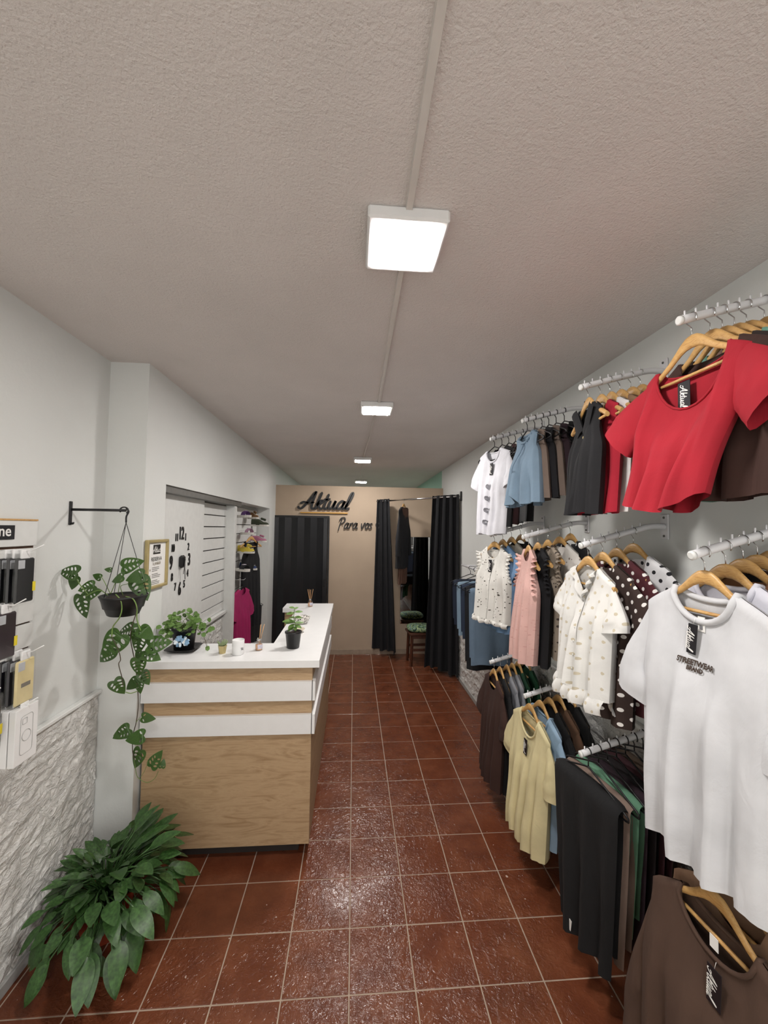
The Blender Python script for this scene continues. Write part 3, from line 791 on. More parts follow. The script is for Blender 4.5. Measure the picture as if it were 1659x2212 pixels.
# --- upper row, second arm
g, o = hang('t2', .03, 'wood', 'polo_top', 'black sleeveless polo', 'black sleeveless polo top with a turned-down collar', 'top', fabric('#18181b'), -99, L=.46, W=.165, sw=.14, nw=.075, nf=.11, nb=.0, vneck=True, slv='none', thick=.04, fold=.014, ua=.17)
for sg in (-1, 1):
    P = []
    for i in range(9):
        t = i/8; x = sg*(.074*(1-t)); zt = g.ztop(x, True); q = Vector((x, g.surf(x, zt-.004)-.003, zt+.006)); w = .05+.012*t
        dv = Vector((sg*.75, 0, -.66)); P.append([q+dv*(w*j/3)+Vector((0, -.010*math.sin(PI*j/3)-.004*j/3-.004, 0)) for j in range(4)])
    mb = MB().grid(P if sg < 0 else [r[::-1] for r in P]); mb.uv = [[v[0], v[2]] for v in mb.v]; mb.obj('collar_flap', fabric('#18181b'), o)
MB().lathe([(.006, 0), (.006, .002), (.003, .003)], 10, capt=True).obj('button', M_GOLD, o, M=Matrix.Translation((0, g.surf(0, hz(.07)-.13)-.003, hz(.07)-.13)) @ Matrix.Rotation(PI/2, 4, 'X'))
hang('t2', .085, 'wood', 'tank_top', 'dark red sleeveless top', 'dark red sleeveless top behind the black polo', 'top', fabric('#a3172c'), -97, L=.46, W=.2, sw=.16, nw=.09, slv='none', thick=.03, band=.004)
hang('t2', .13, 'wood', 'tank_top', 'white sleeveless top', 'white sleeveless top between the dark red and tan tops', 'top', fabric('#d8d4d2'), -97, L=.47, W=.2, sw=.16, slv='none', thick=.03)
hang('t2', .175, 'wood', 'tank_top', 'tan sleeveless top', 'tan brown sleeveless top behind the white one, upper row', 'top', fabric('#8b6c52'), -94, L=.46, W=.22, sw=.165, slv='none', thick=.035, fold=.016)
hang('t2', .225, 'wood', 't_shirt', 'brown top on the second arm', 'brown short-sleeved top behind the tan one, upper row', 'top', fabric('#7d604c'), -92, L=.43, W=.22, sl=.12, thick=.025)
hang('t2', .27, 'wood', 't_shirt', 'black top by the wall, second arm', 'black top closest to the wall on the second upper arm', 'top', BLK, -92, L=.45, W=.22, slv='none', thick=.02)
# --- upper row, third arm: drawstring shorts hung by the waistband
SHORTS = dict(W=.165, Wh=.235, sw=.15, nw=.09, nf=.05, nb=.0, slv='none', ua=.1, nfold=4, notch=.055, gather=.007, lat=-.035)
LB = fabric('#7f95a8', kind='denim', c2='#6c8397')
g, o = hang('t3', .025, 'black', 'shorts', 'light blue drawstring shorts', 'light blue drawstring shorts, frontmost on the third upper arm', 'shorts', LB, -90, L=.41, thick=.055, fold=.014, swing=.04, band=.008, **SHORTS)
for sx, zz in ((.012, .26), (-.014, .3)):
    P = [(sx*k, g.surf(sx*k, hzb(.09)-z)-.007, hzb(.09)-z) for k, z in ((.6, .05), (1.2, .13), (1.6, .2), (.7, zz))]
    MB().tube(catmull(P, 5), .0022, 5).obj('drawstring', fabric('#6a7f92'), o)
for d, c, nm, lb in ((.07, '#76675d', 'first taupe shorts', 'taupe drawstring shorts right behind the light blue pair'), (.115, '#111116', 'black shorts between the taupe pairs', 'black shorts between the two taupe pairs'),
                     (.155, '#71635a', 'second taupe shorts', 'taupe shorts behind the black pair, upper row'), (.2, '#2a1a22', 'dark plum shorts', 'dark plum shorts behind the taupe pairs, upper row'), (.25, '#0e0e10', 'black shorts by the wall', 'black shorts closest to the wall on the third upper arm')):
    hang('t3', d, 'black', 'shorts', nm, lb, 'shorts', fabric(c), -91, L=.4, thick=.04, fold=.012, **SHORTS)
# --- upper row, farthest arm
g, o = hang('t4', .025, 'black', 't_shirt', 'white heart-print tee', 'white short-sleeved tee with a column of grey hearts', 't-shirt', fabric('#d8d8de'), -74, tagx=.005, band=.006, L=.6, W=.195, Wh=.185, sw=.19, nw=.085, nf=.09, sl=.16, sa=22, cuff=.085, thick=.045, fold=.012)
for i in range(4):
    mb = MB(); cz = hzb(.085)-.26-.085*i; pts = []
    for k in range(18):
        a = 2*PI*k/18; pts.append((.0016*16*math.sin(a)**3*.8, .0016*(13*math.cos(a)-5*math.cos(2*a)-2*math.cos(3*a)-math.cos(4*a))))
    mb.add([(x, 0, cz+z) for x, z in pts]+[(0, 0, cz)], [(k, (k+1) % 18, 18) for k in range(18)])
    conform(g, o, 'heart_print', mb.mesh('heart_print'), plain('grey_print', '#8f8f95', .8, .2, 300))
for d, c, nm, lb in ((.08, '#0d0d10', 'black top behind the heart tee', 'black top right behind the white heart tee'), (.13, '#331a1c', 'dark maroon top on the far arm', 'dark maroon top on the farthest upper arm'),
                     (.18, '#8b8d90', 'grey top on the far arm', 'grey top on the farthest upper arm'), (.23, '#101012', 'black top by the wall on the far arm', 'black top closest to the wall on the farthest upper arm')):
    hang('t4', d, 'black', 't_shirt', nm, lb, 'top', fabric(c), -84, L=.56, W=.2, sw=.18, sl=.14, sa=20, thick=.03)
# --- middle row, nearest arm
g, o = hang('m1', .035, 'wood', 't_shirt', 'white printed tee', 'white oversized tee with dark STREETWEAR chest print', 't-shirt', fabric('#d2d3d6'), -87, band=.0095, L=.745, W=.25, Wh=.225, sw=.225, nw=.1, nf=.09, nb=.03, sl=.235, sa=9, cuff=.1, thick=.055, fold=.013, swing=.03, lat=-.01, nfold=4, ua=.24, nu=34, nv=30)
M_PRINT = plain('brown_print', '#3d2f26', .8)
for txt, sz, dz in (('STREETWEAR', .019, .2), ('BRAND', .0145, .217)):
    me = text_mesh(txt, sz, 0, .0008)
    for v in me.vertices: v.co = (v.co.x*.95, 0, v.co.y*1.1+hz(.095)-dz)
    conform(g, o, 'chest_print', me, M_PRINT, .005)
hang_tag(g, o, -.012, h=.085, w=.03, rot=.05)
cl = MB().bbox((-.011, -.001, -.042), (.011, .001, 0), .0003).obj('care_label', M_PAPER, o, M=Matrix.Translation((.004, -.018, hz(.095)-.068)))
MB().box((-.008, -.0016, -.02), (.008, -.001, -.012)).box((-.005, -.0016, -.036), (.005, -.001, -.024)).obj('label_print', plain('grey_ink', '#77767a', .8), cl)
hang('m1', .1, 'wood', 't_shirt', 'plain white tee', 'plain white tee right behind the printed one', 't-shirt', fabric('#d0d0da'), -86, band=.008, L=.76, W=.27, sw=.22, nw=.09, sl=.22, sa=17, cuff=.1, thick=.045, ua=.23)
hang('m1', .155, 'wood', 't_shirt', 'tan tee in the middle row', 'tan brown tee behind the plain white one', 't-shirt', fabric('#8a6040'), -88, L=.7, W=.26, sw=.225, sl=.2, sa=20, thick=.03)
hang('m1', .2, 'wood', 't_shirt', 'black tee in the middle row', 'black tee behind the tan one, nearest middle arm', 't-shirt', BLK, -89, L=.7, W=.25, sw=.225, sl=.2, sa=20, thick=.03)
hang('m1', .25, 'wood', 't_shirt', 'brown tee by the wall', 'dark brown tee closest to the wall, nearest middle arm', 't-shirt', fabric('#5e4030'), -90, L=.7, W=.25, sw=.225, sl=.2, sa=20, thick=.03)
# --- middle row, second arm
CRM = fabric('#e6e5e1', kind='dots', c2='#c9bfa8', sp=.06, r=.0062)
g, o = hang('m2', .03, 'wood', 'blouse', 'cream dotted ruffle blouse', 'cream white blouse with beige dots, cap sleeves and a ruffled hem', 'blouse', CRM, -89, L=.49, W=.19, Wh=.19, sw=.185, nw=.085, nf=.12, nb=.0, vneck=True, slv='cap', sl=.11, sa=16, cuff=.085, thick=.055, fold=.015, nfold=5, ua=.19, nu=32)
placket(g, o, CRM, t0=.0); hem_ruffle(g, o, CRM, .06, 8, .007)
P = [g.pt(g.nw/g.sw*math.sin(PI*(i/12-.5)), 0, True) for i in range(13)]
g.ruffle(P, [Vector((0, -.55, -.75))]*13, .035, 6, .01).obj('neck_ruffle', CRM, o)
hang('m2', .095, 'wood', 'blouse', 'dark brown polka dot blouse', 'dark brown blouse with white polka dots', 'blouse', fabric('#362722', kind='dots', c2='#e9e6e2', sp=.055, r=.0075), -87, L=.6, W=.22, sw=.195, nw=.09, nf=.1, slv='cap', sl=.16, sa=36, cuff=.1, thick=.04, fold=.015)
hang('m2', .16, 'wood', 'blouse', 'maroon polka dot blouse', 'maroon blouse with white polka dots', 'blouse', fabric('#4a1a22', kind='dots', c2='#e9e6e2', sp=.055, r=.0075), -88, L=.58, W=.22, sw=.195, nw=.09, nf=.1, slv='cap', sl=.16, sa=36, cuff=.1, thick=.035)
hang('m2', .235, 'wood', 'blouse', 'white blouse with black dots', 'white blouse with black polka dots near the wall', 'blouse', fabric('#dcdcde', kind='dots', c2='#1c1c20', sp=.06, r=.008), -84, L=.5, W=.22, sw=.2, nw=.09, nf=.1, slv='short', sl=.2, sa=42, cuff=.1, thick=.04)
# --- middle row, third arm
PINK = fabric('#dcb2aa', kind='lace', c2='#cfa098', sp=.016, r=.25)
g, o = hang('m3', .03, 'wood', 'blouse', 'pink ruffle blouse', 'pale pink sleeveless blouse with ruffled armholes', 'blouse', PINK, -97, L=.61, W=.185, Wh=.175, sw=.13, nw=.06, nf=.07, slv='none', thick=.045, fold=.016)
arm_ruffles(g, o, PINK, .068, 7, .012)
BK2 = fabric('#0e0e12')
g, o = hang('m3', .085, 'wood', 'blouse', 'black ruffle blouse', 'black sleeveless blouse with ruffled armholes behind the pink one', 'blouse', BK2, -92, L=.63, W=.2, sw=.15, nw=.065, slv='none', thick=.04, fold=.014)
arm_ruffles(g, o, BK2, .05, 8, .01)
LAC = fabric('#9c8f80', kind='specks', c2='#443a34', sp=.022, r=.3)
g, o = hang('m3', .145, 'wood', 'blouse', 'beige floral blouse', 'beige blouse with a dark floral speckle, third middle arm', 'blouse', LAC, -90, L=.6, W=.2, sw=.15, nw=.065, slv='none', thick=.035)
arm_ruffles(g, o, LAC, .045, 8, .01)
hang('m3', .215, 'wood', 'blouse', 'off-white blouse on the third arm', 'off-white blouse with tiny specks, third middle arm', 'blouse', fabric('#dcd8d2', kind='specks', c2='#8a8078', sp=.04, r=.16), -84, L=.5, W=.21, sw=.18, nw=.08, slv='cap', sl=.1, sa=40, thick=.035)
hang('m3', .28, 'wood', 'blouse', 'black and white blouse', 'black and white patterned blouse closest to the wall', 'blouse', fabric('#1d1d20', kind='specks', c2='#d8d8d6', sp=.06, r=.3), -86, L=.5, W=.21, sw=.18, nw=.08, slv='cap', sl=.1, sa=40, thick=.03)
# --- middle row, farthest arm
SPK = fabric('#dbd9d3', kind='specks', c2='#4a463e', sp=.021, r=.2)
g, o = hang('m4', .025, 'wood', 'blouse', 'white speckled blouse', 'white sleeveless blouse with dark specks and ruffled armholes', 'blouse', SPK, -68, tagx=-.005, L=.5, W=.205, Wh=.21, sw=.16, nw=.075, nf=.08, slv='none', thick=.05, fold=.013)
arm_ruffles(g, o, SPK, .045, 8, .01); placket(g, o, SPK, t0=.0); hem_ruffle(g, o, SPK, .03, 8, .006)
CHB = fabric('#6f8fb2', kind='denim', c2='#5c7ca0')
hang('m4', .085, 'wood', 'blouse', 'light blue denim blouse', 'light blue denim blouse behind the white speckled one', 'blouse', CHB, -80, tagx=0, L=.58, W=.215, sw=.17, nw=.08, slv='cap', sl=.1, sa=45, cuff=.075, thick=.04)
hang('m4', .15, 'wood', 'blouse', 'grey-beige blouse', 'grey-beige blouse on the farthest middle arm', 'blouse', fabric('#a39c90'), -82, tagx=0, L=.52, W=.21, sw=.18, nw=.08, slv='cap', sl=.08, sa=40, thick=.035)
hang('m4', .215, 'wood', 'blouse', 'black blouse on the far middle arm', 'black blouse on the farthest middle arm', 'blouse', BLK, -84, L=.52, W=.21, sw=.18, slv='cap', sl=.1, sa=40, thick=.03)
# --- lower row, nearest arm
BRN = fabric('#4e392d')
g, o = hang('l1', .035, 'wood', 'sweatshirt', 'brown sweatshirt', 'dark brown long-sleeved sweatshirt with a black tag', 'sweatshirt', BRN, -86, band=.006, L=.64, W=.28, Wh=.27, sw=.235, nw=.115, nf=.1, nb=.03, slv='long', sl=.5, sa=8, cuff=.07, thick=.055, fold=.012, ua=.24, nfold=4, nu=32)
hang_tag(g, o, .02, h=.095, w=.04)
MB().bbox((-.012, -.001, -.034), (.012, .001, 0), .0003).obj('care_label', M_PAPER, o, M=Matrix.Translation((.0, -.012, hz(.12)-.035)))
hang('l1', .1, 'wood', 'sweatshirt', 'tan sweatshirt', 'tan sweatshirt right behind the dark brown one', 'sweatshirt', fabric('#8d6d55'), -86, L=.64, W=.28, sw=.225, slv='long', sl=.48, sa=10, cuff=.065, thick=.035)
hang('l1', .155, 'wood', 'sweatshirt', 'black sweatshirt', 'black sweatshirt behind the tan one, nearest lower arm', 'sweatshirt', BLK, -88, L=.64, W=.27, sw=.225, slv='long', sl=.48, sa=10, cuff=.065, thick=.03)
hang('l1', .21, 'wood', 'sweatshirt', 'grey sweatshirt', 'grey sweatshirt near the wall, nearest lower arm', 'sweatshirt', GREY, -88, L=.6, W=.26, sw=.225, slv='long', sl=.46, sa=10, cuff=.065, thick=.03)
# --- lower row, second arm: trousers on black hangers
PT = [(.03, '#0b0b0d', 'black trousers', 'black wide-leg trousers with a white paper label, lower row', .62), (.075, '#7d6a5f', 'taupe trousers', 'taupe trousers right behind the black ones', .6),
      (.115, '#5f8a70', 'green trousers', 'sage green trousers between the taupe and plum ones', .5), (.155, '#2b1a24', 'dark plum trousers', 'dark plum trousers behind the green ones', .6),
      (.195, '#1c1417', 'black-brown trousers', 'black-brown trousers, fifth on the lower trouser arm', .6), (.235, '#3d1b22', 'maroon trousers', 'maroon trousers near the wall, lower row', .6),
      (.275, '#4c3d30', 'olive brown trousers', 'olive brown trousers closest to the wall, lower row', .55)]
for i, (d, c, nm, lb, L) in enumerate(PT):
    o = trousers(arm_point('l2', d), -80-i*1.2, 'trousers', nm, lb, 'trousers', fabric(c), 40+i, w=.36, Lf=L, Lb=L-.06, pad=.034 if i == 0 else .018, taper=.78, fold=.026 if i == 0 else .012, nf=3)
    if i == 0:
        MB().bbox((-.018, -.001, -.045), (.018, .001, 0), .0003).obj('paper_label', M_PAPER, o, M=Matrix.Translation((-.06, -.052, -L+.055)) @ Matrix.Rotation(.15, 4, 'Y'))
# --- lower row, third arm
YEL = fabric('#d8cc9f')
g, o = hang('l3', .03, 'wood', 't_shirt', 'pale yellow tee', 'pale yellow ribbed short-sleeved tee', 't-shirt', YEL, -86, tagx=.005, band=.006, L=.66, W=.225, Wh=.215, sw=.215, nw=.1, nf=.12, sl=.19, sa=20, cuff=.09, thick=.05, fold=.015, nfold=5, nu=32)
hang('l3', .09, 'wood', 't_shirt', 'light blue tee', 'light blue short-sleeved tee behind the pale yellow one', 't-shirt', fabric('#93adc4'), -86, tagx=-.01, band=.006, L=.62, W=.22, sw=.215, nw=.1, nf=.1, sl=.18, sa=22, cuff=.09, thick=.04)
hang('l3', .145, 'wood', 't_shirt', 'black tee behind the light blue one', 'black tee behind the light blue one, lower row', 't-shirt', BLK, -88, L=.6, W=.22, sw=.21, sl=.15, thick=.03)
hang('l3', .195, 'wood', 't_shirt', 'brown tee in the lower row', 'mid brown tee between two black tees, lower row', 't-shirt', fabric('#5c4230'), -88, L=.6, W=.22, sw=.21, sl=.15, thick=.03)
hang('l3', .255, 'wood', 't_shirt', 'black tee by the wall in the lower row', 'black tee closest to the wall on the third lower arm', 't-shirt', fabric('#0f0f10'), -89, L=.6, W=.22, sw=.21, sl=.15, thick=.03)
# --- lower row, farthest arm
for d, c, nm, lb, L in ((.025, '#3a231c', 'dark brown tee', 'dark brown tee at the tip of the farthest lower arm', .68), (.07, '#0f0f12', 'black tee on the far lower arm', 'black tee behind the dark brown one, farthest lower arm', .7),
                        (.12, '#7f8187', 'first grey tee', 'grey tee right behind the black one, farthest lower arm', .62), (.16, '#8c8e94', 'second grey tee', 'lighter grey tee beside the green ones, farthest lower arm', .6),
                        (.2, '#1f4a34', 'first green tee', 'dark green tee right behind the grey ones', .58), (.26, '#1d5036', 'second green tee', 'dark green tee closest to the wall, farthest lower arm', .56)):
    hang('l4', d, 'wood', 't_shirt', nm, lb, 't-shirt', fabric(c), -91, L=L, W=.215, sw=.205, nw=.09, nf=.09, sl=.2, sa=18, cuff=.09, thick=.038, fold=.013)
# --- jeans rail beyond the arms
jr = thing('jeans_rail', 'white wall rail that holds the row of jeans', 'rail', (1.16, 3.7, 1.5))
MB().tube([(0, -.5, 0), (0, .5, 0)], .0125, 12).obj('rail', M_ARM, jr)
for y in (-.4, .4):
    MB().tube([(0, y, 0), (.19, y, .0)], .009, 8).obj('bracket', M_ARM, jr); MB().bbox((.185, y-.02, -.05), (.198, y+.02, .05), .002).obj('wall_plate', M_ARM, jr)
JN = [(3.33, '#6d8093', '#5a6f84', 'mid blue jeans', 'mid blue faded jeans, nearest on the rail', .6), (3.46, '#14151a', '#0d0d10', 'black jeans', 'black jeans behind the mid blue pair', .68), (3.6, '#2a3549', '#1f2a3d', 'navy jeans', 'navy blue jeans in the middle of the rail', .46),
      (3.74, '#8197a8', '#6c8395', 'light blue jeans', 'light blue jeans with a faded leg on the rail', .46), (3.9, '#1d2638', '#161d2c', 'dark navy jeans', 'very dark navy jeans, farthest on the rail', .4)]
for i, (y, c, c2, nm, lb, L) in enumerate(JN):
    o = trousers((1.16, y, 1.5135), rng.uniform(-4, 4), 'jeans', nm, lb, 'jeans', fabric(c, kind='denim', c2=c2), 70+i, w=.35, Lf=L, Lb=L-.05, pad=.03, taper=.95, fold=.007, nf=2)

# ------------------------------------------------------------------ partition: sign, fitting-room corner
def sign(name, label, txt, x, z, h, r, depth, mat):
    mb, w = script_mb(txt, h, r, depth, .22, 6); o = mb.obj(name, mat, None, (x, YPART-.012, z)); return tag(o, label, 'sign'), w
def words(name, label, x, z, h, r, depth, items, xs):
    t = thing(name, label, 'sign', (x, YPART-.012, z)); cx = 0.0
    for txt in items:
        if txt == ' ': cx += .5*h*xs; continue
        mb, w = script_mb(txt, h, r, depth, .22, 6); mb.v = [(v[0]*xs+cx, v[1], v[2]) for v in mb.v]
        o = mb.obj('heart_outline' if txt == '<' else 'word', M_BLACK, t)
        for k in range(2): MB().lathe([(.005, 0), (.005, .014)], 8).obj('standoff', M_BLACK, o, M=Matrix.Translation((cx+w*xs*(.22+.5*k), .013, .45*h)) @ Matrix.Rotation(PI/2, 4, 'X'))
        cx += w*xs
words('lettering_sign', 'large black script lettering that reads Aktual on the partition', -.775, 2.15, .13, .125, .022, ['Aktual'], .73/(.13*(1.25+.78+.5+.85*2+.55))*.98)
words('lettering_sign', 'smaller black script lettering that reads Para vos with a heart', -.235, 1.865, .088, .085, .016, ['Para', ' ', 'vos', ' ', '<'], .59/(.088*6.7))
tag(MB().bbox((-.8, YPART-.03, 2.088), (-.095, YPART-.001, 2.104), .002).obj('gold_bar', M_GOLDBAR), 'thin gold bar under the large script lettering', 'sign')

# diagonal curtain rod
RA, RB = Vector((1.352, 4.97, 2.3)), Vector((.34, 6.032, 2.285))
rd = thing('curtain_rod', 'chrome curtain rod across the fitting-room corner', 'rod', RA)
MB().tube([(0, 0, 0), RB-RA], .011, 12).obj('pole', M_CHROME, rd)
MB().bbox((-.012, -.02, -.06), (.006, .02, .06), .003).obj('flange', M_METALBLK, rd)
RD = (RB-RA)
def curtain(name, label, t0, t1, b0, b1, waves, zb, seed, spread=0.0):
    r = random.Random(seed); ph = [r.random()*6 for _ in range(4)]; n, m = 110, 26; P = []
    nrm = Vector((-RD.y, RD.x, 0)).normalized(); dirn = Vector((RD.x, RD.y, 0)).normalized()
    c = RA+RD*((t0+t1)/2); T = thing(name, label, 'curtain', (c.x, c.y, zb), 0)
    for i in range(n+1):
        u = i/n; row = []
        for j in range(m+1):
            v = j/m; t = (t0+(t1-t0)*u)*(1-v)+(b0+(b1-b0)*u)*v
            p = RA+RD*t; z = p.z+.025-(p.z+.025-zb)*v
            a = (.02+.028*v)*math.sin(2*PI*waves*u+ph[0]+.6*math.sin(3*v+ph[1]))+.02*v*math.sin(2*PI*waves*.37*u+ph[2])
            k = smooth01(abs(j-1)/2) if j < 3 else 1
            q = p+nrm*a+dirn*(.012*math.cos(2*PI*waves*u*2+ph[3])); row.append(Vector((q.x, q.y, z+(.02*math.sin(7*u+ph[1]) if j == m else 0)))-Vector((c.x, c.y, zb)))
        P.append(row)
    MB().grid(P).obj('cloth', M_CLOSED, T)
    for i in range(5):
        t = t0+(t1-t0)*(i+.5)/5; q = RA+RD*t-Vector((c.x, c.y, zb)); ring = [q+dirn*0+nrm*(.018*math.cos(2*PI*k/12))+Vector((0, 0, .018*math.sin(2*PI*k/12))) for k in range(13)]
        MB().tube(ring, .003, 5, cap=False).obj('ring', M_CHROME, T)
    return T
curtain('fitting_curtain', 'long black curtain gathered at the wall side of the fitting room', .02, .3, -.0, .37, 4, .05, 3)
curtain('fitting_curtain', 'black curtain gathered at the partition side of the fitting room', .82, .99, .7, 1.0, 3, .1, 8)
# garment on the rod
pr_ = RA+RD*.64
hanger('wood', 'wooden hanger on the curtain rod with a black jacket', pr_+Vector((0, 0, .0115)), math.radians(-118))
g = Garment(401, L=.86, W=.2, sw=.2, nw=.09, nf=.14, nb=.01, vneck=True, slv='long', sl=.58, sa=7, cuff=.06, thick=.05, fold=.014)
o = g.build().obj('jacket', fabric('#191a1e'), None, pr_+Vector((0, 0, .0115))); o.rotation_euler = (0, 0, math.radians(-118)); tag(o, 'black jacket hanging from the curtain rod', 'jacket')
g2 = Garment(402, L=1.08, W=.16, sw=.15, nw=.09, slv='none', thick=.025, fold=.012, nv=18)
o = g2.build().obj('dress', fabric('#5d4236'), None, pr_+Vector((.02, .025, .012))); o.rotation_euler = (0, 0, math.radians(-118)); tag(o, 'brown dress hanging with the black jacket, hem showing below', 'dress')
# mirror
mi = thing('mirror', 'tall frameless mirror on the partition inside the fitting room', 'mirror', (.955, YPART-.004, .45))
t = NT('mirror_glass'); put(t, lin('#e6e8e8')); MIR = t.done(.02, Metallic=1.0)
MB().box((-.235, -.006, 0), (.235, 0, 1.3)).obj('glass', MIR, mi); MB().box((-.238, 0, -.003), (.238, .003, 1.303)).obj('backing', M_BLACK, mi)
# stool with cushion
SP = atZ(905, 1432, 0); st = thing('wooden_stool', 'dark wooden stool in the fitting room', 'stool', (.95, 5.62, 0), math.radians(4))
for sx in (-1, 1):
    for sy in (-1, 1):
        MB().tube([(sx*.15, sy*.13, 0), (sx*.135, sy*.115, .42)], [.02, .022], 4, sm=False).obj('leg', M_DWOOD, st)
MB().bbox((-.18, -.16, .42), (.18, .16, .45), .006).obj('seat', M_DWOOD, st)
for sy in (-1, 1):
    MB().bbox((-.14, sy*.122-.01, .2), (.14, sy*.122+.01, .235), .003).obj('rail', M_DWOOD, st)
    MB().bbox((-.14, sy*.118-.009, .37), (.14, sy*.118+.009, .42), .003).obj('apron', M_DWOOD, st)
t = NT('green_cushion'); v = t.n('ShaderNodeTexVoronoi'); v.inputs['Scale'].default_value = 26; t.l(t.coord(), v.inputs['Vector'])
put(t, t.ramp(t.noise(t.coord(), 30, 2, .6, 1.0), [(.4, lin('#16302c')), (.47, lin('#3f6e46')), (.53, lin('#b9c48a')), (.6, lin('#2c5a72'))])); MC = t.done(.9)
P = []
for i in range(17):
    row = []
    for k in range(25):
        a = 2*PI*k/24; b = -PI/2+PI*i/16; e = .55
        sgn = lambda x: math.copysign(abs(x)**e, x)
        row.append((.185*sgn(math.cos(a))*abs(math.cos(b))**.6, .165*sgn(math.sin(a))*abs(math.cos(b))**.6, .045+.05*math.sin(b)))
    P.append(row)
o = MB().grid(P).obj('cushion', MC, None, (.95, 5.62, .446)); tag(o, 'green leaf-patterned cushion on the wooden stool', 'cushion')

# ------------------------------------------------------------------ clock on the sliding panel (plane x = -1.25, read from +x)
CK = atX(389, 1213, -1.25); ck = thing('wall_clock', 'wall clock with loose black numerals on the white panel', 'clock', (-1.2495, CK.y, CK.z))
MR = Matrix(((0, 0, 1, 0), (1, 0, 0, 0), (0, 1, 0, 0), (0, 0, 0, 1)))      # text x -> +y, text y -> +z, text z -> +x
RY, RZ = .15, .2
for nn in range(1, 13):
    big = nn in (12, 3, 6, 9); a = PI/2-nn*PI/6
    me = text_mesh(str(nn), .115 if big else .068, .0025, .002 if big else .0008)
    for v in me.vertices: v.co.x *= .78; v.co.y *= 1.12
    rr = 1.0
    o = link('numeral', me, M_BLACK, ck, M=Matrix.Translation((.003, RY*math.cos(a)*rr, RZ*math.sin(a)*rr)) @ MR)
MB().bbox((0, -.03, -.045), (.03, .03, .045), .012).obj('movement', M_BLACK, ck)
MB().box((.031, -.004, -.13), (.033, .004, .02), Matrix.Rotation(.12, 4, 'X')).obj('minute_hand', M_BLACK, ck)
MB().box((.034, -.004, -.09), (.036, .004, .02), Matrix.Rotation(-.25, 4, 'X')).obj('hour_hand', plain('grey_hand', '#6a6a6a', .3, Metallic=.6), ck)

# ------------------------------------------------------------------ gold framed notice
fa, fb = Vector((X2, 2.335, 1.505)), Vector((X2, 2.59, 1.79))
fm = thing('framed_notice', 'gold framed notice hung on the white corner beside the clock', 'frame', (X2+.002, 2.4625, 1.505)); hw, hh = .1275, .285
bw = .018
MB().bbox((0, -hw, 0), (.022, hw, bw), .004).bbox((0, -hw, hh-bw), (.022, hw, hh), .004).bbox((0, -hw, bw*.6), (.022, -hw+bw, hh-bw*.6), .004).bbox((0, hw-bw, bw*.6), (.022, hw, hh-bw*.6), .004).obj('frame_moulding', M_GOLD, fm)
sh = MB().box((.002, -hw+.01, .01), (.008, hw-.01, hh-.01)).obj('paper', M_PAPER, fm)
def on_paper(mb_or_me, name, mat, y, z, s=1):
    return link(name, mb_or_me, mat, sh, M=Matrix.Translation((.0088, y, z)) @ MR)
lg = MB().box((.008, -.042, hh-.085), (.0092, .042, hh-.03)).obj('logo_block', M_INK, sh)
sm, sw_ = script_mb('Aktual', .018, .1, 0, n=3); sm.v = [(.0096, v[0]-sw_/2-.0, v[2]+hh-.075) for v in sm.v]; sm.obj('logo_lettering', M_PAPER, lg)
me = text_mesh('RESERVA', .032, 0, .0004); on_paper(me, 'heading', M_INK, 0, hh-.115)
sm, sw_ = script_mb('Tu producto', .014, .07, 0, n=3); sm.v = [(.0092, v[0]*.9-sw_*.45, v[2]+hh-.148) for v in sm.v]; sm.obj('subheading', plain('tan_ink', '#8a7a5c', .8), sh)
mb = MB(); rr = random.Random(3)
for k in range(11):
    z = hh-.165-.0095*k; w = .04+.03*rr.random()
    if k in (3, 7): continue
    mb.box((.008, -.05, z), (.0089, -.05+.1*rr.uniform(.6, 1), z+.0035))
mb.obj('small_print', plain('grey_print2', '#77756f', .8), sh)
for k in range(3): MB().lathe([(.007, 0), (.007, .001)], 10, capt=True).obj('icon', plain('pale_ink', '#b9b3a4', .8), sh, M=Matrix.Translation((.008, -.072, hh-.175-.034*k)) @ Matrix.Rotation(PI/2, 4, 'Y'))

# ------------------------------------------------------------------ phone accessory rack on the left wall
px0, py1 = -1.374, 1.83
rk = thing('accessory_board', 'white slatted board with phone accessories at the left edge', 'display board', (px0, 1.5, .93))
MB().box((-.004, -.4, 0), (.0, .33, .865)).obj('backing', plain('brown_core', '#5a4030', .8), rk)
for k in range(8):
    MB().bbox((0, -.4, .0+.1055*k+.004), (.014, .33, .1055*(k+1)-.004), .0015).obj('slat', M_OFFW, rk)
hd = MB().bbox((0, -.4, .85), (.014, .33, .955), .002).obj('header_board', M_OFFW, rk); MB().box((0, -.4, .955), (.016, .33, .962)).obj('wood_edge', M_HANG, hd)
nb = atX(14, 1150, px0+.02)
sg = MB().bbox((.014, -.4, nb.z-.93-.028), (.019, atX(33, 1150, px0+.02).y-1.5, nb.z-.93+.028), .001).obj('name_plate', M_TAG, rk)
me = text_mesh('ne', .06, 0, .001); link('lettering', me, M_PAPER, sg, M=Matrix.Translation((.0195, nb.y-1.5-.006, nb.z-.93+.004)) @ MR)
def wire_hook(y, z, L, nm):
    t = thing('display_hook', nm, 'hook', (px0+.014, y, z), 0, 'white wire hooks')
    MB().tube([(0, 0, 0), (L*.8, 0, 0), (L, 0, .022)], .0022, 6).obj('wire', M_WHITE, t); MB().bbox((-.002, -.012, -.02), (.003, .012, .012), .001).obj('clip', M_WHITE, t)
    return t
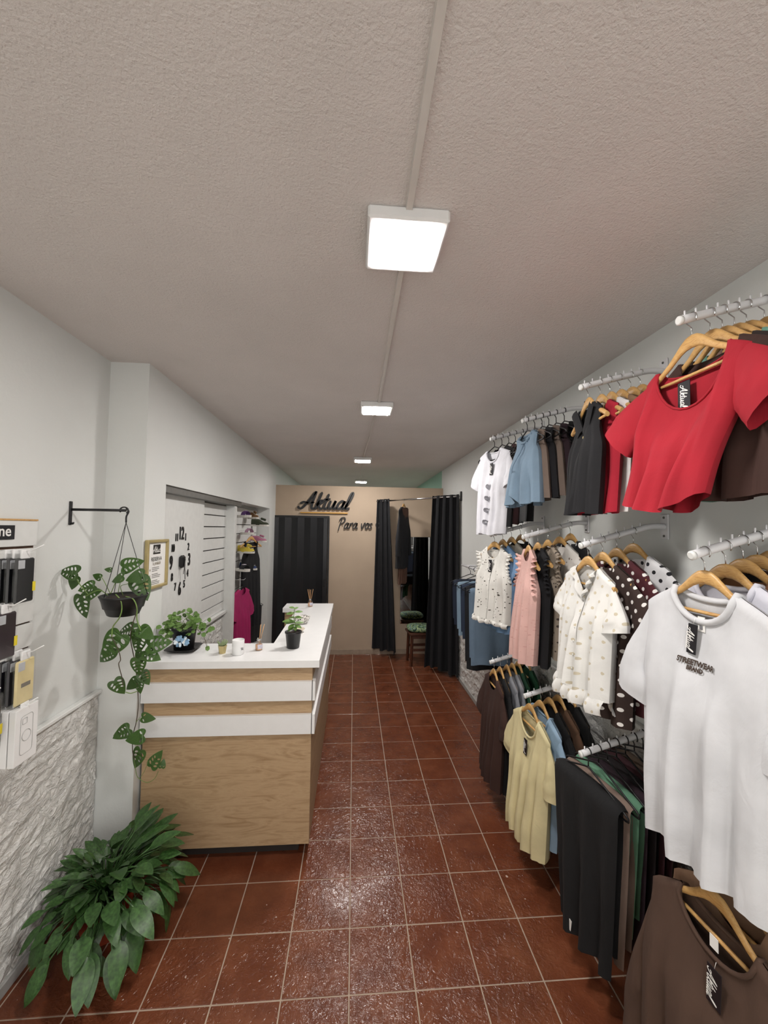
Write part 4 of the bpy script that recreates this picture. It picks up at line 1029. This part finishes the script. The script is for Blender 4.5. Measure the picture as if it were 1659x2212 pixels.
def phone_pack(X, y, z, mat, nm, big, cream=False):
    """plastic bag with a phone case, hung at its top edge (y, z)"""
    t = thing('phone_case_pack', nm, 'phone case', (X, y, z)); w, h = .042, .165
    pts = []
    b = MB().bbox((-.008, -w-.004, -h-.028), (.008, w+.004, -.002), .004).obj('plastic_bag', M_BAG, t)
    MB().bbox((-.004, -.02, -.022), (.004, .02, .012), .002).obj('hang_tab', M_WHITE, t)
    cs = MB().bbox((-.006, -w, -h-.018), (.0055, w, -.02), .005).obj('case', mat, t)
    MB().bbox((.004, -w+.006, -.058), (.0068, -w+.036, -.026), .0015).obj('camera_cutout', plain('pale_cutout', '#b9bcc0', .5), cs)
    if cream:
        MB().box((.0057, -.02, -.12), (.0062, .022, -.105)).obj('barcode', plain('grey_code', '#77736a', .8), cs)
    else:
        MB().box((.0072, w-.012, -h+.02), (.0082, w+.002, -h+.055)).obj('price_sticker', plain('yellow_sticker', '#d8c52e', .6), t)
    return t
PKS = [(55, 1194, -1.215, ('#17171a', '#222226', '#1a1a1e'), 'black', 'upper hook', False, -1.37),
       (14, 1312, -1.235, ('#2a1a22', '#241a20', '#1c1c20'), 'dark plum', 'middle hook', False, 0),
       (55, 1412, -1.225, ('#d8c896', '#20202a', '#1c1a22'), 'cream', 'lower hook', True, 0)]
for px, py, X, cols, cn, hk, cream, _ in PKS:
    p = atX(px, py, X); y = p.y
    wire_hook(y, p.z+.008, X-px0+.05, f'white wire hook that holds the {cn} phone case')
    for k, c in enumerate(cols):
        nm = f'{cn} phone case in a clear bag, front one on its hook' if k == 0 else f'phone case in a clear bag, {["", "second", "third"][k]} behind the {cn} one'
        phone_pack(X-.028*k, y, p.z, plain('case_'+c[1:]+str(k), c, .4), nm, k == 0, cream and k == 0)
p = atX(-20, 1500, -1.24); wire_hook(p.y, p.z, .15, 'white wire hook lowest at the left edge')
phone_pack(-1.24, p.y, p.z-.008, plain('case_y', '#2b2a24', .4), 'dark phone case cut off by the left edge', True)
bx = atX(50, 1525, -1.22)
wire_hook(bx.y, bx.z+.008, .19, 'white wire hook above the white boxes')
for k in range(4):
    t = thing('phone_case_box', ['white flat box with a phone outline, front of four', 'white flat box, second of the four on the lowest hook', 'white flat box, third of the four on the lowest hook', 'white flat box, last of the four on the lowest hook'][k], 'box', (-1.215-.026*k, bx.y, bx.z), 0, 'white accessory boxes')
    MB().bbox((-.011, -.052, -.2), (.011, .052, .0), .001).obj('carton', M_WHITE, t); MB().bbox((-.003, -.018, -.004), (.003, .018, .014), .001).obj('hang_tab', M_WHITE, t)
    if k == 0:
        ol = []
        for a, b, q in ((-.028, -.17, 2), (.028, -.17, 3), (.028, -.03, 0), (-.028, -.03, 1)):
            for e in range(5):
                an = q*PI/2+e*PI/8; ol.append((.0118, a+math.copysign(.012, -a)*1+.012*math.cos(an), b+(-.0+(.012 if b < -.1 else -.012))+.012*math.sin(an)))
        MB().tube(ol+[ol[0]], .0008, 4, cap=False).obj('phone_outline', M_GREYTRIM, t)
        MB().tube([(.0118, .02*math.cos(a*PI/10), -.105+.02*math.sin(a*PI/10)) for a in range(21)], .0008, 4, cap=False).obj('ring_outline', M_GREYTRIM, t)
        MB().tube([(.0118, -.02, -.06), (.0118, 0, -.06), (.0118, 0, -.04), (.0118, -.02, -.04), (.0118, -.02, -.06)], .0008, 4, cap=False).obj('camera_outline', M_GREYTRIM, t)

# ------------------------------------------------------------------ hanging plant with bracket
br = thing('wall_bracket', 'black iron wall bracket for the hanging plant', 'bracket', (XL, 2.05, 1.945))
TIP = Vector((-1.118, 2.05, 1.945)); bl = TIP.x-XL
MB().bbox((0, -.008, -.075), (.008, .008, .04), .002).obj('wall_bar', M_METALBLK, br)
MB().tube([(.004, 0, 0), (bl, 0, 0)], .0065, 8).obj('arm', M_METALBLK, br)
MB().tube([(bl-.01+.02*math.cos(a), 0, .0+.016*math.sin(a)) for a in [PI*1.2-k*PI*1.5/10 for k in range(11)]], .0035, 6).obj('end_hook', M_METALBLK, br)
MB().tube(catmull([(.004, 0, -.06), (.016, 0, -.07), (.02, 0, -.062)], 4), .004, 6).obj('lower_curl', M_METALBLK, br)
PC = Vector((-1.112, 2.05, 1.437))
hp = thing('hanging_plant', 'trailing vine with holed leaves in a black hanging pot', 'plant', PC)
MB().lathe([(.062, 0), (.068, .004), (.08, .035), (.086, .037), (.094, .07), (.1, .085), (.105, .095), (.101, .097), (.095, .088), (.0, .082)], 28).obj('pot', M_BLACK, hp)
MB().lathe([(.0, .086), (.05, .09), (.094, .084)], 20, capb=False).obj('soil', M_SOIL, hp)
topk = TIP-PC+Vector((.002, 0, -.06))
MB().tube(catmull([TIP-PC+Vector((.0, 0, .012)), TIP-PC+Vector((.012, 0, -.005)), TIP-PC+Vector((.002, 0, -.03)), topk], 4), .004, 6).obj('hanger_hook', M_BLACK, hp)
for a in (.35, 2.5, 4.3): MB().tube([topk, (.1*math.cos(a), .1*math.sin(a), .092)], .0016, 5).obj('strand', M_BLACK, hp)
def curve_fill(splines):
    cu = bpy.data.curves.new('c', 'CURVE'); cu.dimensions = '2D'; cu.fill_mode = 'BOTH'
    for sp in splines:
        s = cu.splines.new('POLY'); s.points.add(len(sp)-1); s.use_cyclic_u = True
        for q, (x, y) in zip(s.points, sp): q.co = (x, y, 0, 1)
    o = bpy.data.objects.new('c', cu); COL.objects.link(o); dg = bpy.context.evaluated_depsgraph_get()
    me = bpy.data.meshes.new_from_object(o.evaluated_get(dg)); bpy.data.objects.remove(o); bpy.data.curves.remove(cu); return me
def holed_leaf(seed, nh=8):
    r = random.Random(seed); half = [(0, 0), (.1, -.07), (.22, -.1), (.34, -.04), (.4, .1), (.4, .26), (.35, .45), (.26, .65), (.14, .85), (.0, 1.02)]
    right = [(v.x, v.y) for v in catmull([(a, b, 0) for a, b in half], 3)]
    left = [(-a, b) for a, b in right[::-1][1:-1]]
    sp = [right+left]
    rows = [.12, .3, .48, .66][:max(1, nh//2)]
    for y in rows:
        for sg in (-1, 1):
            w = .4*(1-max(0, (y-.2))*1.0); cx = sg*w*.5; cy = y+.05+r.uniform(-.02, .02); ang = sg*.55
            a, b = w*.27, .048+r.uniform(-.008, .01); E = []
            for k in range(10):
                q = 2*PI*k/10; ex, ey = a*math.cos(q), b*math.sin(q); E.append((cx+ex*math.cos(ang)-ey*math.sin(ang), cy+ex*math.sin(ang)+ey*math.cos(ang)))
            sp.append(E)
    me = curve_fill(sp)
    for v in me.vertices: v.co.z = -.16*(v.co.y**2)-.22*abs(v.co.x)**1.2*.6+.04*abs(v.co.x)
    me.update(); return me
HL = [holed_leaf(1, 8), holed_leaf(2, 8), holed_leaf(3, 6), holed_leaf(4, 2)]
def orient(base, tipdir, nrm, size):
    y = Vector(tipdir).normalized(); z = Vector(nrm); z = (z-y*z.dot(y)).normalized(); x = y.cross(z)
    return Matrix(((x.x*size, y.x*size, z.x*size, base[0]), (x.y*size, y.y*size, z.y*size, base[1]), (x.z*size, y.z*size, z.z*size, base[2]), (0, 0, 0, 1)))
LV = [(545, 685, 130, 175, 0), (580, 770, 95, 250, 3), (650, 950, 155, 285, 0), (690, 810, 100, 200, 1), (735, 850, 110, 20, 2), (770, 720, 60, 160, 3), (860, 665, 42, 170, 3), (935, 735, 95, 200, 3), (1045, 620, 135, 20, 1), (1080, 725, 115, 200, 3), (1130, 810, 160, 300, 0),
      (1000, 1150, 115, 200, 1), (890, 1270, 190, 235, 0), (840, 1340, 150, 225, 1), (1090, 1180, 120, 250, 0), (1160, 1170, 115, 330, 3), (1100, 1260, 125, 260, 1), (1260, 1255, 145, 10, 0), (1205, 1350, 115, 340, 2), (1110, 1370, 105, 250, 3), (1100, 1440, 120, 270, 0), (1155, 1530, 95, 300, 2),
      (945, 1600, 115, 300, 2), (1050, 1580, 95, 220, 3), (1105, 1590, 95, 280, 2), (1175, 1850, 85, 350, 3), (965, 1970, 115, 210, 2), (1075, 2005, 115, 190, 3)]
rr = random.Random(21)
def leaf_at(px, py, lp, ang, var):
    Y = 2.05+rr.uniform(-.07, .05) if py < 1560 else 2.2+rr.uniform(-.03, .03)
    p = atY(px, py, Y); size = lp*Y/862*1.15; a = math.radians(ang)
    td = Vector((math.cos(a), rr.uniform(-.3, .2), math.sin(a))); nr = Vector((rr.uniform(-.3, .3), -1, rr.uniform(.0, .6)))
    base = p-td.normalized()*size*.45-PC
    link('leaf', HL[var], M_LEAFM, hp, M=orient(base, td, nr, size)); return base
for cx, cy, l, ang, v in LV: leaf_at(cx*.2713, 1050+cy*.2713, l*.2713, ang, v)
for cx, cy, l, ang, v in ((700, 140, 80, 250, 2), (795, 145, 70, 60, 2), (832, 167, 34, 80, 3), (620, 10, 70, 200, 2)): leaf_at(cx*.422, 1580+cy*.422, l*.422, ang, v)
def vine(pts, Y=2.05, r=.0026, mat=M_STEM, Y1=None):
    n = len(pts); P = [atY(a*.2713, 1050+b*.2713, Y+(0 if Y1 is None else (Y1-Y)*smooth01(i/(n-1)*1.6)))-PC for i, (a, b) in enumerate(pts)]
    MB().tube(catmull(P, 5), r, 6).obj('vine', mat, hp)
vine([(920, 860), (960, 910), (970, 980), (950, 1050), (900, 1120), (890, 1200)], 1.96); vine([(1000, 880), (1060, 900), (1090, 970), (1090, 1060), (1120, 1150)], 1.98)
vine([(890, 1200), (940, 1300), (960, 1380), (945, 1420), (970, 1520), (980, 1590)], 1.98, .002, M_BROWNSTEM)
vine([(1090, 1000), (1050, 1120), (1040, 1220), (1060, 1330), (1080, 1420), (1090, 1560), (1098, 1640), (1100, 1760), (1085, 1880), (1060, 1980), (1055, 2100), (1070, 2180)], 1.98, .0022, M_BROWNSTEM, 2.22)
vine([(860, 870), (800, 830), (740, 845), (680, 880)], 2.0, .002); vine([(880, 860), (830, 760), (800, 715)], 2.05, .0016); vine([(700, 860), (640, 790), (600, 715)], 2.0, .002); vine([(940, 850), (960, 760), (1000, 660)], 2.05, .0016)
vine([(880, 860), (910, 790), (930, 740)], 2.05, .0018); vine([(980, 870), (960, 800), (1010, 780), (1060, 760)], 2.05, .0016); vine([(1000, 1640), (1040, 1650), (1090, 1635)], 2.0, .002); vine([(1060, 1980), (1020, 1950), (980, 1950)], 2.2, .0014); vine([(1085, 1880), (1110, 1850), (1140, 1845)], 2.2, .0014)
vine([(1070, 2180), (1085, 2290), (1110, 2330), (1170, 2360), (1230, 2330), (1260, 2270)], 2.2, .0014); vine([(1110, 2330), (1150, 2270), (1180, 2190)], 2.2, .0012)

# ------------------------------------------------------------------ floor plant in a terracotta pot
FP = Vector((-1.12, 2.02, 0))
fp = thing('floor_plant', 'dense dark green leafy plant in a terracotta pot on the floor', 'plant', FP)
MB().lathe([(.085, 0), (.09, .004), (.118, .15), (.128, .152), (.13, .185), (.122, .187), (.116, .165), (0, .16)], 26).obj('pot', M_TERRA, fp)
MB().lathe([(0, .168), (.06, .172), (.117, .163)], 18, capb=False).obj('soil', M_SOIL, fp)
def lance_leaf(seed, droop):
    r = random.Random(seed); mb = MB(); n = 9; P = []
    L = 1.0; pl = .68+r.uniform(-.05, .06)     # petiole share
    def cen(t):
        a = droop*t; return Vector((0, math.sin(a)/max(droop, .01) if droop > .05 else t, (math.cos(a)-1)/max(droop, .01) if droop > .05 else 0))
    for i in range(n+1):
        t = pl+(1-pl)*i/n; q = i/n; w = .078*math.sin(PI*q**.85)**.75 if 0 < q < 1 else .004; c = cen(t)
        tw = .12*math.sin(5*q+seed); P.append([c+Vector((-w, 0, .035*w/.115+tw*w*.3)), c+Vector((-w*.5, 0, .008)), c+Vector((0, 0, -.006)), c+Vector((w*.5, 0, .008)), c+Vector((w, 0, .035*w/.115-tw*w*.3))])
    mb.grid([p[::-1] for p in P]); mb.tube([cen(pl*i/4) for i in range(5)], .009, 4)
    return mb.mesh('leaf')
LLs = [lance_leaf(i, d) for i, d in enumerate((.7, 1.1, 1.5, 1.9, 2.2, 2.5))]
rr = random.Random(77)
for i in range(330):
    a = rr.uniform(0, 2*PI); ring = rr.random()**.8; el = math.radians(88-50*ring+rr.uniform(-10, 10))
    toward = math.cos(a-math.radians(-75))       # camera side
    size = (.18+.2*rr.random())*(1.0+.12*max(0, toward))*(1-.12*(1-ring))
    base = Vector((.085*ring*math.cos(a), .085*ring*math.sin(a), .165))
    d = Vector((math.cos(a)*math.cos(el), math.sin(a)*math.cos(el), math.sin(el)))
    if math.cos(a) < -.2: size *= .78
    elif math.cos(a) > .3: size *= 1.15
    if math.sin(a) > .3: size *= .95
    up = Vector((-math.cos(a)*math.sin(el), -math.sin(a)*math.sin(el), math.cos(el)))+Vector((rr.uniform(-.7, .7), rr.uniform(-.7, .7), 0))
    me = LLs[min(5, int(ring*3.2+rr.random()*2.2))]
    M = orient(base, d, up, size)
    # keep clear of floor and wall
    bad = False
    for v in me.vertices:
        w = M @ v.co
        if w.z < .006 or w.x+FP.x < XL+.035 or (w.y+FP.y > YPIL-.01 and w.x+FP.x < X2+.01) or w.y+FP.y > 2.335: bad = True; break
    if bad:
        M = orient(base, d+Vector((.25, -.2, .7)), up, size*.72)
        if any((M @ v.co).z < .004 or (M @ v.co).x+FP.x < XL+.03 or (M @ v.co).y+FP.y > 2.335 for v in me.vertices): continue
    link('leaf', me, M_LEAFF, fp, M=M)

# ------------------------------------------------------------------ things on the counter
def on_top(px, py): p = atZ(px, py, ZT); return Vector((p.x, p.y, ZT))
def round_leaf():
    mb = MB(); n = 12; vs = [(0, .45, 0)]
    for k in range(n):
        a = 2*PI*k/n-PI/2; r_ = .5*(1+.06*math.cos(k*PI)); vs.append((r_*math.cos(a)*.9, .45+r_*math.sin(a)*(1.0 if k else .8), .06*math.cos(2*a)-.03))
    mb.add(vs, [(0, k+1, (k+1) % n+1) for k in range(n)], True); mb.tube([(0, 0, 0), (0, -.35, -.12)], .03, 4); return mb.mesh('leaf')
RL = round_leaf()
pc = on_top(397, 1404)
iv = thing('potted_ivy', 'bushy green ivy in a black pot with pale blue crystal decoration', 'plant', pc)
P = []
sq = lambda r_, z, e=.35: [(r_*math.copysign(abs(math.cos(2*PI*k/24+PI/4))**e, math.cos(2*PI*k/24+PI/4)), r_*math.copysign(abs(math.sin(2*PI*k/24+PI/4))**e, math.sin(2*PI*k/24+PI/4)), z) for k in range(25)]
MB().grid([sq(.055, .001), sq(.062, .003), sq(.088, .018), sq(.092, .02), sq(.088, .021), sq(.06, .008), sq(.01, .006)][::-1]).obj('saucer', M_BLACK, iv)
MB().lathe([(.052, .007), (.056, .01), (.068, .125), (.073, .127), (.073, .14), (.068, .141), (.064, .125), (0, .12)], 26).obj('pot', M_BLACK, iv)
MB().lathe([(0, .126), (.065, .122)], 18, capb=False).obj('soil', M_SOIL, iv)
cr = thing('x', None, None); bpy.data.objects.remove(cr)
CB = plain('pale_blue_crystal', '#9cc4e6', .12, .12, 60, Transmission_Weight=.15); CW = plain('white_crystal', '#e8f2f8', .12, .02)
rr = random.Random(12)
for k in range(22):
    a = rr.uniform(0, 2*PI); q = .04*math.sqrt(rr.random()); s = rr.uniform(.011, .019)
    M = Matrix.Translation((.012+q*math.cos(a), -.068-.018*(1-q/.04)*rr.random(), .062+q*.8*math.sin(a))) @ Matrix.Rotation(rr.uniform(-.8, .8), 4, 'Y') @ Matrix.Rotation(rr.uniform(-.5, .5), 4, 'X')
    MB().bbox((-s*.5, -s*.4, -s), (s*.5, s*.4, s), s*.22).obj('crystal', CB if k % 3 else CW, iv, M=M)
for i in range(150):
    a = rr.uniform(0, 2*PI); h = rr.random(); d = .02+.1*rr.random()**.8
    if i < 90: d *= .8; a = rr.uniform(0, 2*PI)
    elif i < 125: a = math.radians(rr.uniform(150, 260)); d *= 1.25
    else: a = math.radians(rr.uniform(-70, 20)); d *= 1.25
    z = .15+.1*h*(1-d/.2) if d < .075 else .14+.04*h-(d-.075)*rr.uniform(-.3, 1.6)
    b = Vector((d*math.cos(a), d*math.sin(a)*.8, max(.03, z)))
    if b.x+pc.x < X2+.03: b.x = X2+.03-pc.x+rr.random()*.05
    s = rr.uniform(.02, .036)
    link('leaf', RL, M_LEAFI, iv, M=orient(b, Vector((math.cos(a), math.sin(a)*.6-.3, rr.uniform(-.7, .3))), Vector((rr.uniform(-.4, .4), -.8, .7)), s))
for k in range(16):
    a = 2*PI*k/16; d = rr.uniform(.06, .12); e = Vector((d*math.cos(a), d*math.sin(a)*.7, .15+rr.uniform(-.03, .05)))
    if e.x+pc.x < X2+.02: continue
    MB().tube(catmull([(.02*math.cos(a), .02*math.sin(a), .125), (e.x*.5, e.y*.5, .17), e], 4), .0014, 5).obj('stem', M_STEM, iv)
MB().tube(catmull([(.06, -.02, .14), (.1, -.03, .12), (.135, -.03, .07), (.15, -.035, .02)], 4), .0014, 5).obj('stem', M_BROWNSTEM, iv)
MB().tube(catmull([(.06, -.02, .14), (.1, -.01, .13), (.15, -.02, .16), (.165, -.02, .14)], 4), .0014, 5).obj('stem', M_STEM, iv)
for x, z, a in ((.12, .1, 300), (.15, .02, 280), (.11, .14, 20), (.15, .165, 60), (.165, .13, 340), (.13, .125, 100)):
    q = math.radians(a); link('leaf', RL, M_LEAFI, iv, M=orient((x, -.03, z+.012), (math.cos(q), -.2, math.sin(q)), (0, -1, .5), .03))

p = on_top(480, 1411)
su = thing('small_succulent', 'tiny succulent in a faceted gold pot', 'plant', p)
MB().lathe([(.019, 0), (.027, .048), (.024, .048), (.022, .04), (0, .04)], 6, sm=False).obj('pot', M_GOLD, su)
for k in range(26):
    a = rr.uniform(0, 2*PI); d = Vector((math.cos(a)*.6, math.sin(a)*.6, 1)); MB().tube([(.012*math.cos(a), .012*math.sin(a), .04), Vector((.012*math.cos(a), .012*math.sin(a), .04))+d*rr.uniform(.012, .03), Vector((.012*math.cos(a), .012*math.sin(a), .04))+d*rr.uniform(.03, .036)], [.002, .004, .0008], 5).obj('succulent_leaf', plain('succulent', '#8a9a70', .6), su)
p = on_top(514, 1413)
cd = thing('candle_cup', 'plain white ceramic candle cup with a small dark mark', 'candle', p)
MB().lathe([(.031, 0), (.034, .003), (.035, .085), (.0335, .087), (.032, .085), (.0315, .06), (0, .06)], 28).obj('cup', M_WHITE, cd)
MB().lathe([(0, .066), (.0315, .066)], 20, capb=False).obj('wax', M_OFFW, cd); MB().tube([(0, 0, .066), (0, 0, .076)], .001, 5).obj('wick', M_INK, cd)
me = text_mesh('aroma', .009, 0, 0)
for k in range(2): MB().box((.006+.002*k, -.0352, .04-.008*k), (.02, -.0325, .043-.008*k), Matrix.Rotation(.55, 4, 'Z')).obj('print_mark', M_INK, cd)
bpy.data.meshes.remove(me)
def diffuser(label, p, s, n, seed):
    t = thing('reed_diffuser', label, 'diffuser', p)
    MB().lathe([(.0, .0), (.021*s, 0), (.023*s, .003*s), (.023*s, .045*s), (.018*s, .052*s), (.0115*s, .058*s), (.0115*s, .07*s), (.013*s, .071*s)], 20, capb=False).obj('bottle', M_ACRYL, t)
    MB().lathe([(.0205*s, .003*s), (.0205*s, .035*s), (0, .035*s)], 18).obj('oil', M_AMBER, t)
    MB().lathe([(.0128*s, .06*s), (.0128*s, .07*s)], 16, capb=False).obj('collar', M_CHROME, t)
    lb = MB(); P = [[(.0235*s*math.cos(a), .0235*s*math.sin(a), z*s) for z in (.012, .038)] for a in [math.radians(-95+90*k/8) for k in range(9)]]; lb.grid(P).obj('label', plain('diffuser_label', '#cfcbd8', .5, .2, 120), t)
    r = random.Random(seed)
    for k in range(n):
        a = r.uniform(0, 2*PI); e = Vector((.022*math.cos(a)+(-.012 if k % 2 else .008), .02*math.sin(a), .155))*s; MB().tube([(0, 0, .02*s), e], .0019*s, 6).obj('reed', plain('reed', '#c79b6e', .7), t)
diffuser('reed diffuser with amber oil near the front of the counter', on_top(559, 1404), 1.0, 4, 2)
diffuser('small reed diffuser at the far end of the counter', on_top(670, 1310), 1.05, 4, 9)
p = on_top(633, 1399)
np_ = thing('potted_seedling', 'young leafy seedling in a black nursery pot', 'plant', p)
MB().lathe([(.036, 0), (.039, .003), (.049, .092), (.053, .094), (.053, .104), (.05, .105), (.047, .094), (0, .09)], 26).obj('pot', M_BLACK, np_)
MB().lathe([(0, .097), (.048, .093)], 16, capb=False).obj('soil', M_SOIL, np_)
MB().tube(catmull([(.01, 0, .09), (.012, 0, .14), (.0, 0, .19), (.004, 0, .245)], 5), .002, 6).obj('stem', M_STEM, np_)
def oval_leaf():
    mb = MB(); P = []
    for i in range(8):
        q = i/7; w = .26*math.sin(PI*(q*.96+.02))**.8; z = .05-.25*(q-.3)**2; P.append([(w, q, z+.05), (0, q, z), (-w, q, z+.05)])
    return mb.grid(P).mesh('leaf')
OL = oval_leaf()
for k, (z, a, s, d) in enumerate([(.24, 60, .035, .3), (.245, 170, .04, .2), (.22, 10, .05, .1), (.215, 200, .055, 0), (.19, 340, .05, 0), (.185, 150, .05, -.1), (.16, 190, .075, .1), (.155, 160, .07, -.1), (.15, 20, .06, .1), (.14, 330, .055, -.2), (.145, 230, .055, -.3), (.13, 290, .045, -.3), (.13, 210, .05, -.5), (.17, 270, .045, .1)]):
    q = math.radians(a); link('leaf', OL, M_LEAFV if k % 3 else M_LEAFI, np_, M=orient((.006, 0, z), (math.cos(q), math.sin(q), d), (0, -.5, 1), s))
t = NT('black_white_pattern'); v = t.n('ShaderNodeTexVoronoi', feature='DISTANCE_TO_EDGE'); v.inputs['Scale'].default_value = 75; t.l(t.coord(), v.inputs['Vector'])
put(t, t.ramp(v.outputs['Distance'], [(.14, lin('#e6e2da')), (.2, lin('#15130f'))])); MP = t.done(.4)
p = on_top(652, 1347)
bo = thing('patterned_bowl', 'small bowl with a black and white pattern', 'bowl', p)
MB().lathe([(.03, 0), (.035, .004), (.055, .03), (.064, .055), (.061, .056), (.05, .03), (0, .012)], 28).obj('bowl', MP, bo)
p = on_top(640, 1366)
di = thing('cream_dish', 'cream round dish behind the seedling pot', 'dish', p)
MB().lathe([(.03, 0), (.033, .003), (.058, .022), (.062, .026), (.058, .026), (.03, .008), (0, .007)], 28).obj('dish', plain('cream_glaze', '#d9cdb8', .35), di)

# ------------------------------------------------------------------ alcove: shoes and clothes
SHX = -1.338
def shoe(label, y, z, col, kind, rot, s=1.0, sole='#e6e4de'):
    sh_ = thing('acrylic_shelf', 'clear acrylic shelf under the '+label, 'shelf', (SHX, y, z), 0, 'clear shoe shelves')
    MB().box((0, -.05, -.003), (.16, .05, 0)).box((0, -.05, -.05), (.003, .05, 0)).obj('plate', M_ACRYL, sh_)
    t = thing('slide_sandal' if kind == 'slide' else 'sneaker', label, 'shoe', (SHX+.105, y, z+.001), rot, 'shoes in the alcove'); L = .225*s
    out = [(-.5, .28), (-.46, .36), (-.3, .36), (-.1, .33), (.1, .37), (.3, .38), (.42, .3), (.5, .1)]
    ol = [(a*L, b*L*.5*.62*1.6) for a, b in out]; pts = ol+[(a, -b) for a, b in ol[::-1]]
    n = len(pts); hs = .022*s if kind != 'slide' else .028*s
    mb = MB(); mb.add([(a, b, 0) for a, b in pts]+[(a*1.01, b*1.03, hs) for a, b in pts], [tuple(range(n))[::-1], tuple(range(n, 2*n))]+[(i, (i+1) % n, (i+1) % n+n, i+n) for i in range(n)])
    mb.obj('sole', plain('sole_'+sole[1:], sole, .6), t)
    if kind == 'slide':
        P = []
        for i in range(7):
            x = (-.02+.34*i/6)*L; row = []
            for k in range(13):
                a = PI*k/12; row.append((x, .115*L*1.55*math.cos(a), hs*.6+(.055+.008*math.sin(PI*i/6))*s*math.sin(a)**.8))
            P.append(row)
        mb = MB().grid([r[::-1] for r in P]); mb.grid([[(x, y_*.95, z_-.004) for x, y_, z_ in r] for r in P]); mb.obj('strap', plain('strap_'+col[1:], col, .6), t)
        MB().bbox((.03*L, -.02*s, hs+.048*s), (.2*L, .02*s, hs+.054*s), .002).obj('strap_patch', plain('patch', '#d9cfdc', .6), t)
    else:
        P = []
        for i in range(13):
            q = i/12; x = (-.49+.97*q)*L; w = L*.5*.62*1.6*.36*(.82+.2*math.sin(PI*q*.9))*(1 if q < .8 else math.sqrt(max(0.02, 1-((q-.8)/.22)**2)))
            h = (.082 if q < .4 else .082-.042*smooth01((q-.4)/.35))*s*(1 if q < .85 else max(.35, 1-((q-.85)/.2)**2)); row = []
            for k in range(13):
                a = PI*k/12; row.append((x, w*math.copysign(abs(math.cos(a))**.7, math.cos(a)), hs*.7+h*math.sin(a)**.6*.92))
            P.append(row)
        mb = MB().grid([r[::-1] for r in P]); mb.add(P[0], [tuple(range(13))]); mb.obj('upper', plain('shoe_'+col[1:], col, .8), t)
        MB().bbox((-.1*L, -.012*s, .07*s), (.2*L, .012*s, .098*s), .006, Matrix.Translation((.02*L, 0, .012*s)) @ Matrix.Rotation(.32, 4, 'Y')).obj('tongue', plain('shoe_t'+col[1:], col, .7), t)
        for k in range(4): MB().tube([(.0+.035*k*s*1.0-.02, -.02*s, .094*s-.012*k*s), (.0+.035*k*s-.02, .02*s, .094*s-.012*k*s)], .0025, 5).obj('lace', M_PAPER, t)
def alc(px, py, X=-1.27): q = atX(px, py, X); return q.y, q.z
for lb, px, py, c, k, rot, s in (('purple slide sandal on the top shelf', 519, 1118, '#6d4a86', 'slide', -.6, .95), ('brown sneaker beside the purple sandal', 541, 1121, '#7a5a38', 'sneaker', -.9, .9),
                                ('dark green sneaker shown from its side', 555, 1137, '#39402f', 'sneaker', -.05, 1.05), ('pale pink slide sandal in the alcove', 528, 1155, '#c79ab4', 'slide', -.8, .95), ('dusty pink sneaker behind the black dress', 553, 1171, '#b0708a', 'sneaker', -.1, .9),
                                ('yellow sneaker with a white sole', 525, 1195, '#d8c24a', 'sneaker', -.5, 1.0), ('black slide sandal in the alcove', 516, 1234, '#1d1d22', 'slide', -.6, .95), ('navy blue sneaker beside the black sandal', 530, 1231, '#2c3c66', 'sneaker', -.3, .95)):
    y, z = alc(px, py); shoe(lb, y, z, c, k, rot, s, '#2a2a2c' if 'black' == c else '#dcd9d2')
def alc_hang(px, py, X, kind, name, short, label, cat, mat, th, **p):
    q = atX(px, py, X); loc = q
    wire_y = thing('display_hook', 'wire hook in the alcove that holds the '+short, 'hook', (SHX, q.y, q.z-.002), 0, 'alcove wire hooks')
    MB().tube([(0, 0, 0), (X-SHX+.02, 0, 0), (X-SHX+.035, 0, .015)], .0025, 6).obj('wire', M_WHITE, wire_y); MB().bbox((-.001, -.012, -.02), (.004, .012, .012), .001).obj('clip', M_WHITE, wire_y)
    th = math.radians(th); hanger(kind, ('light wooden' if kind == 'wood' else 'black plastic')+' hanger with the '+short, loc, th)
    g = Garment(len(short)*13+5, wb=(kind != 'wood'), **p); o = g.build().obj(name, mat, None, loc); o.rotation_euler = (0, 0, th); return tag(o, label, cat)
alc_hang(543, 1146, -1.2, 'wood', 'dress', 'black alcove dress', 'long black sleeveless dress on a wooden hanger in the alcove', 'dress', fabric('#131316'), 62, L=.98, W=.17, Wh=.18, sw=.13, nw=.1, nf=.12, slv='none', thick=.035, fold=.008)

alc_hang(523, 1252, -1.2, 'black', 't_shirt', 'magenta top', 'magenta short-sleeved top hanging in the alcove', 'top', fabric('#a01c5a'), 78, L=.75, W=.2, sw=.18, nw=.08, nf=.07, sl=.2, sa=20, thick=.04)
q = atX(549, 1285, -1.25)
trousers(q, 70, 'trousers', 'dark trousers in the alcove', 'dark grey trousers hanging below the black dress in the alcove', 'trousers', fabric('#1c1b1d'), 91, w=.3, Lf=.42, Lb=.4, pad=.02, taper=.9)
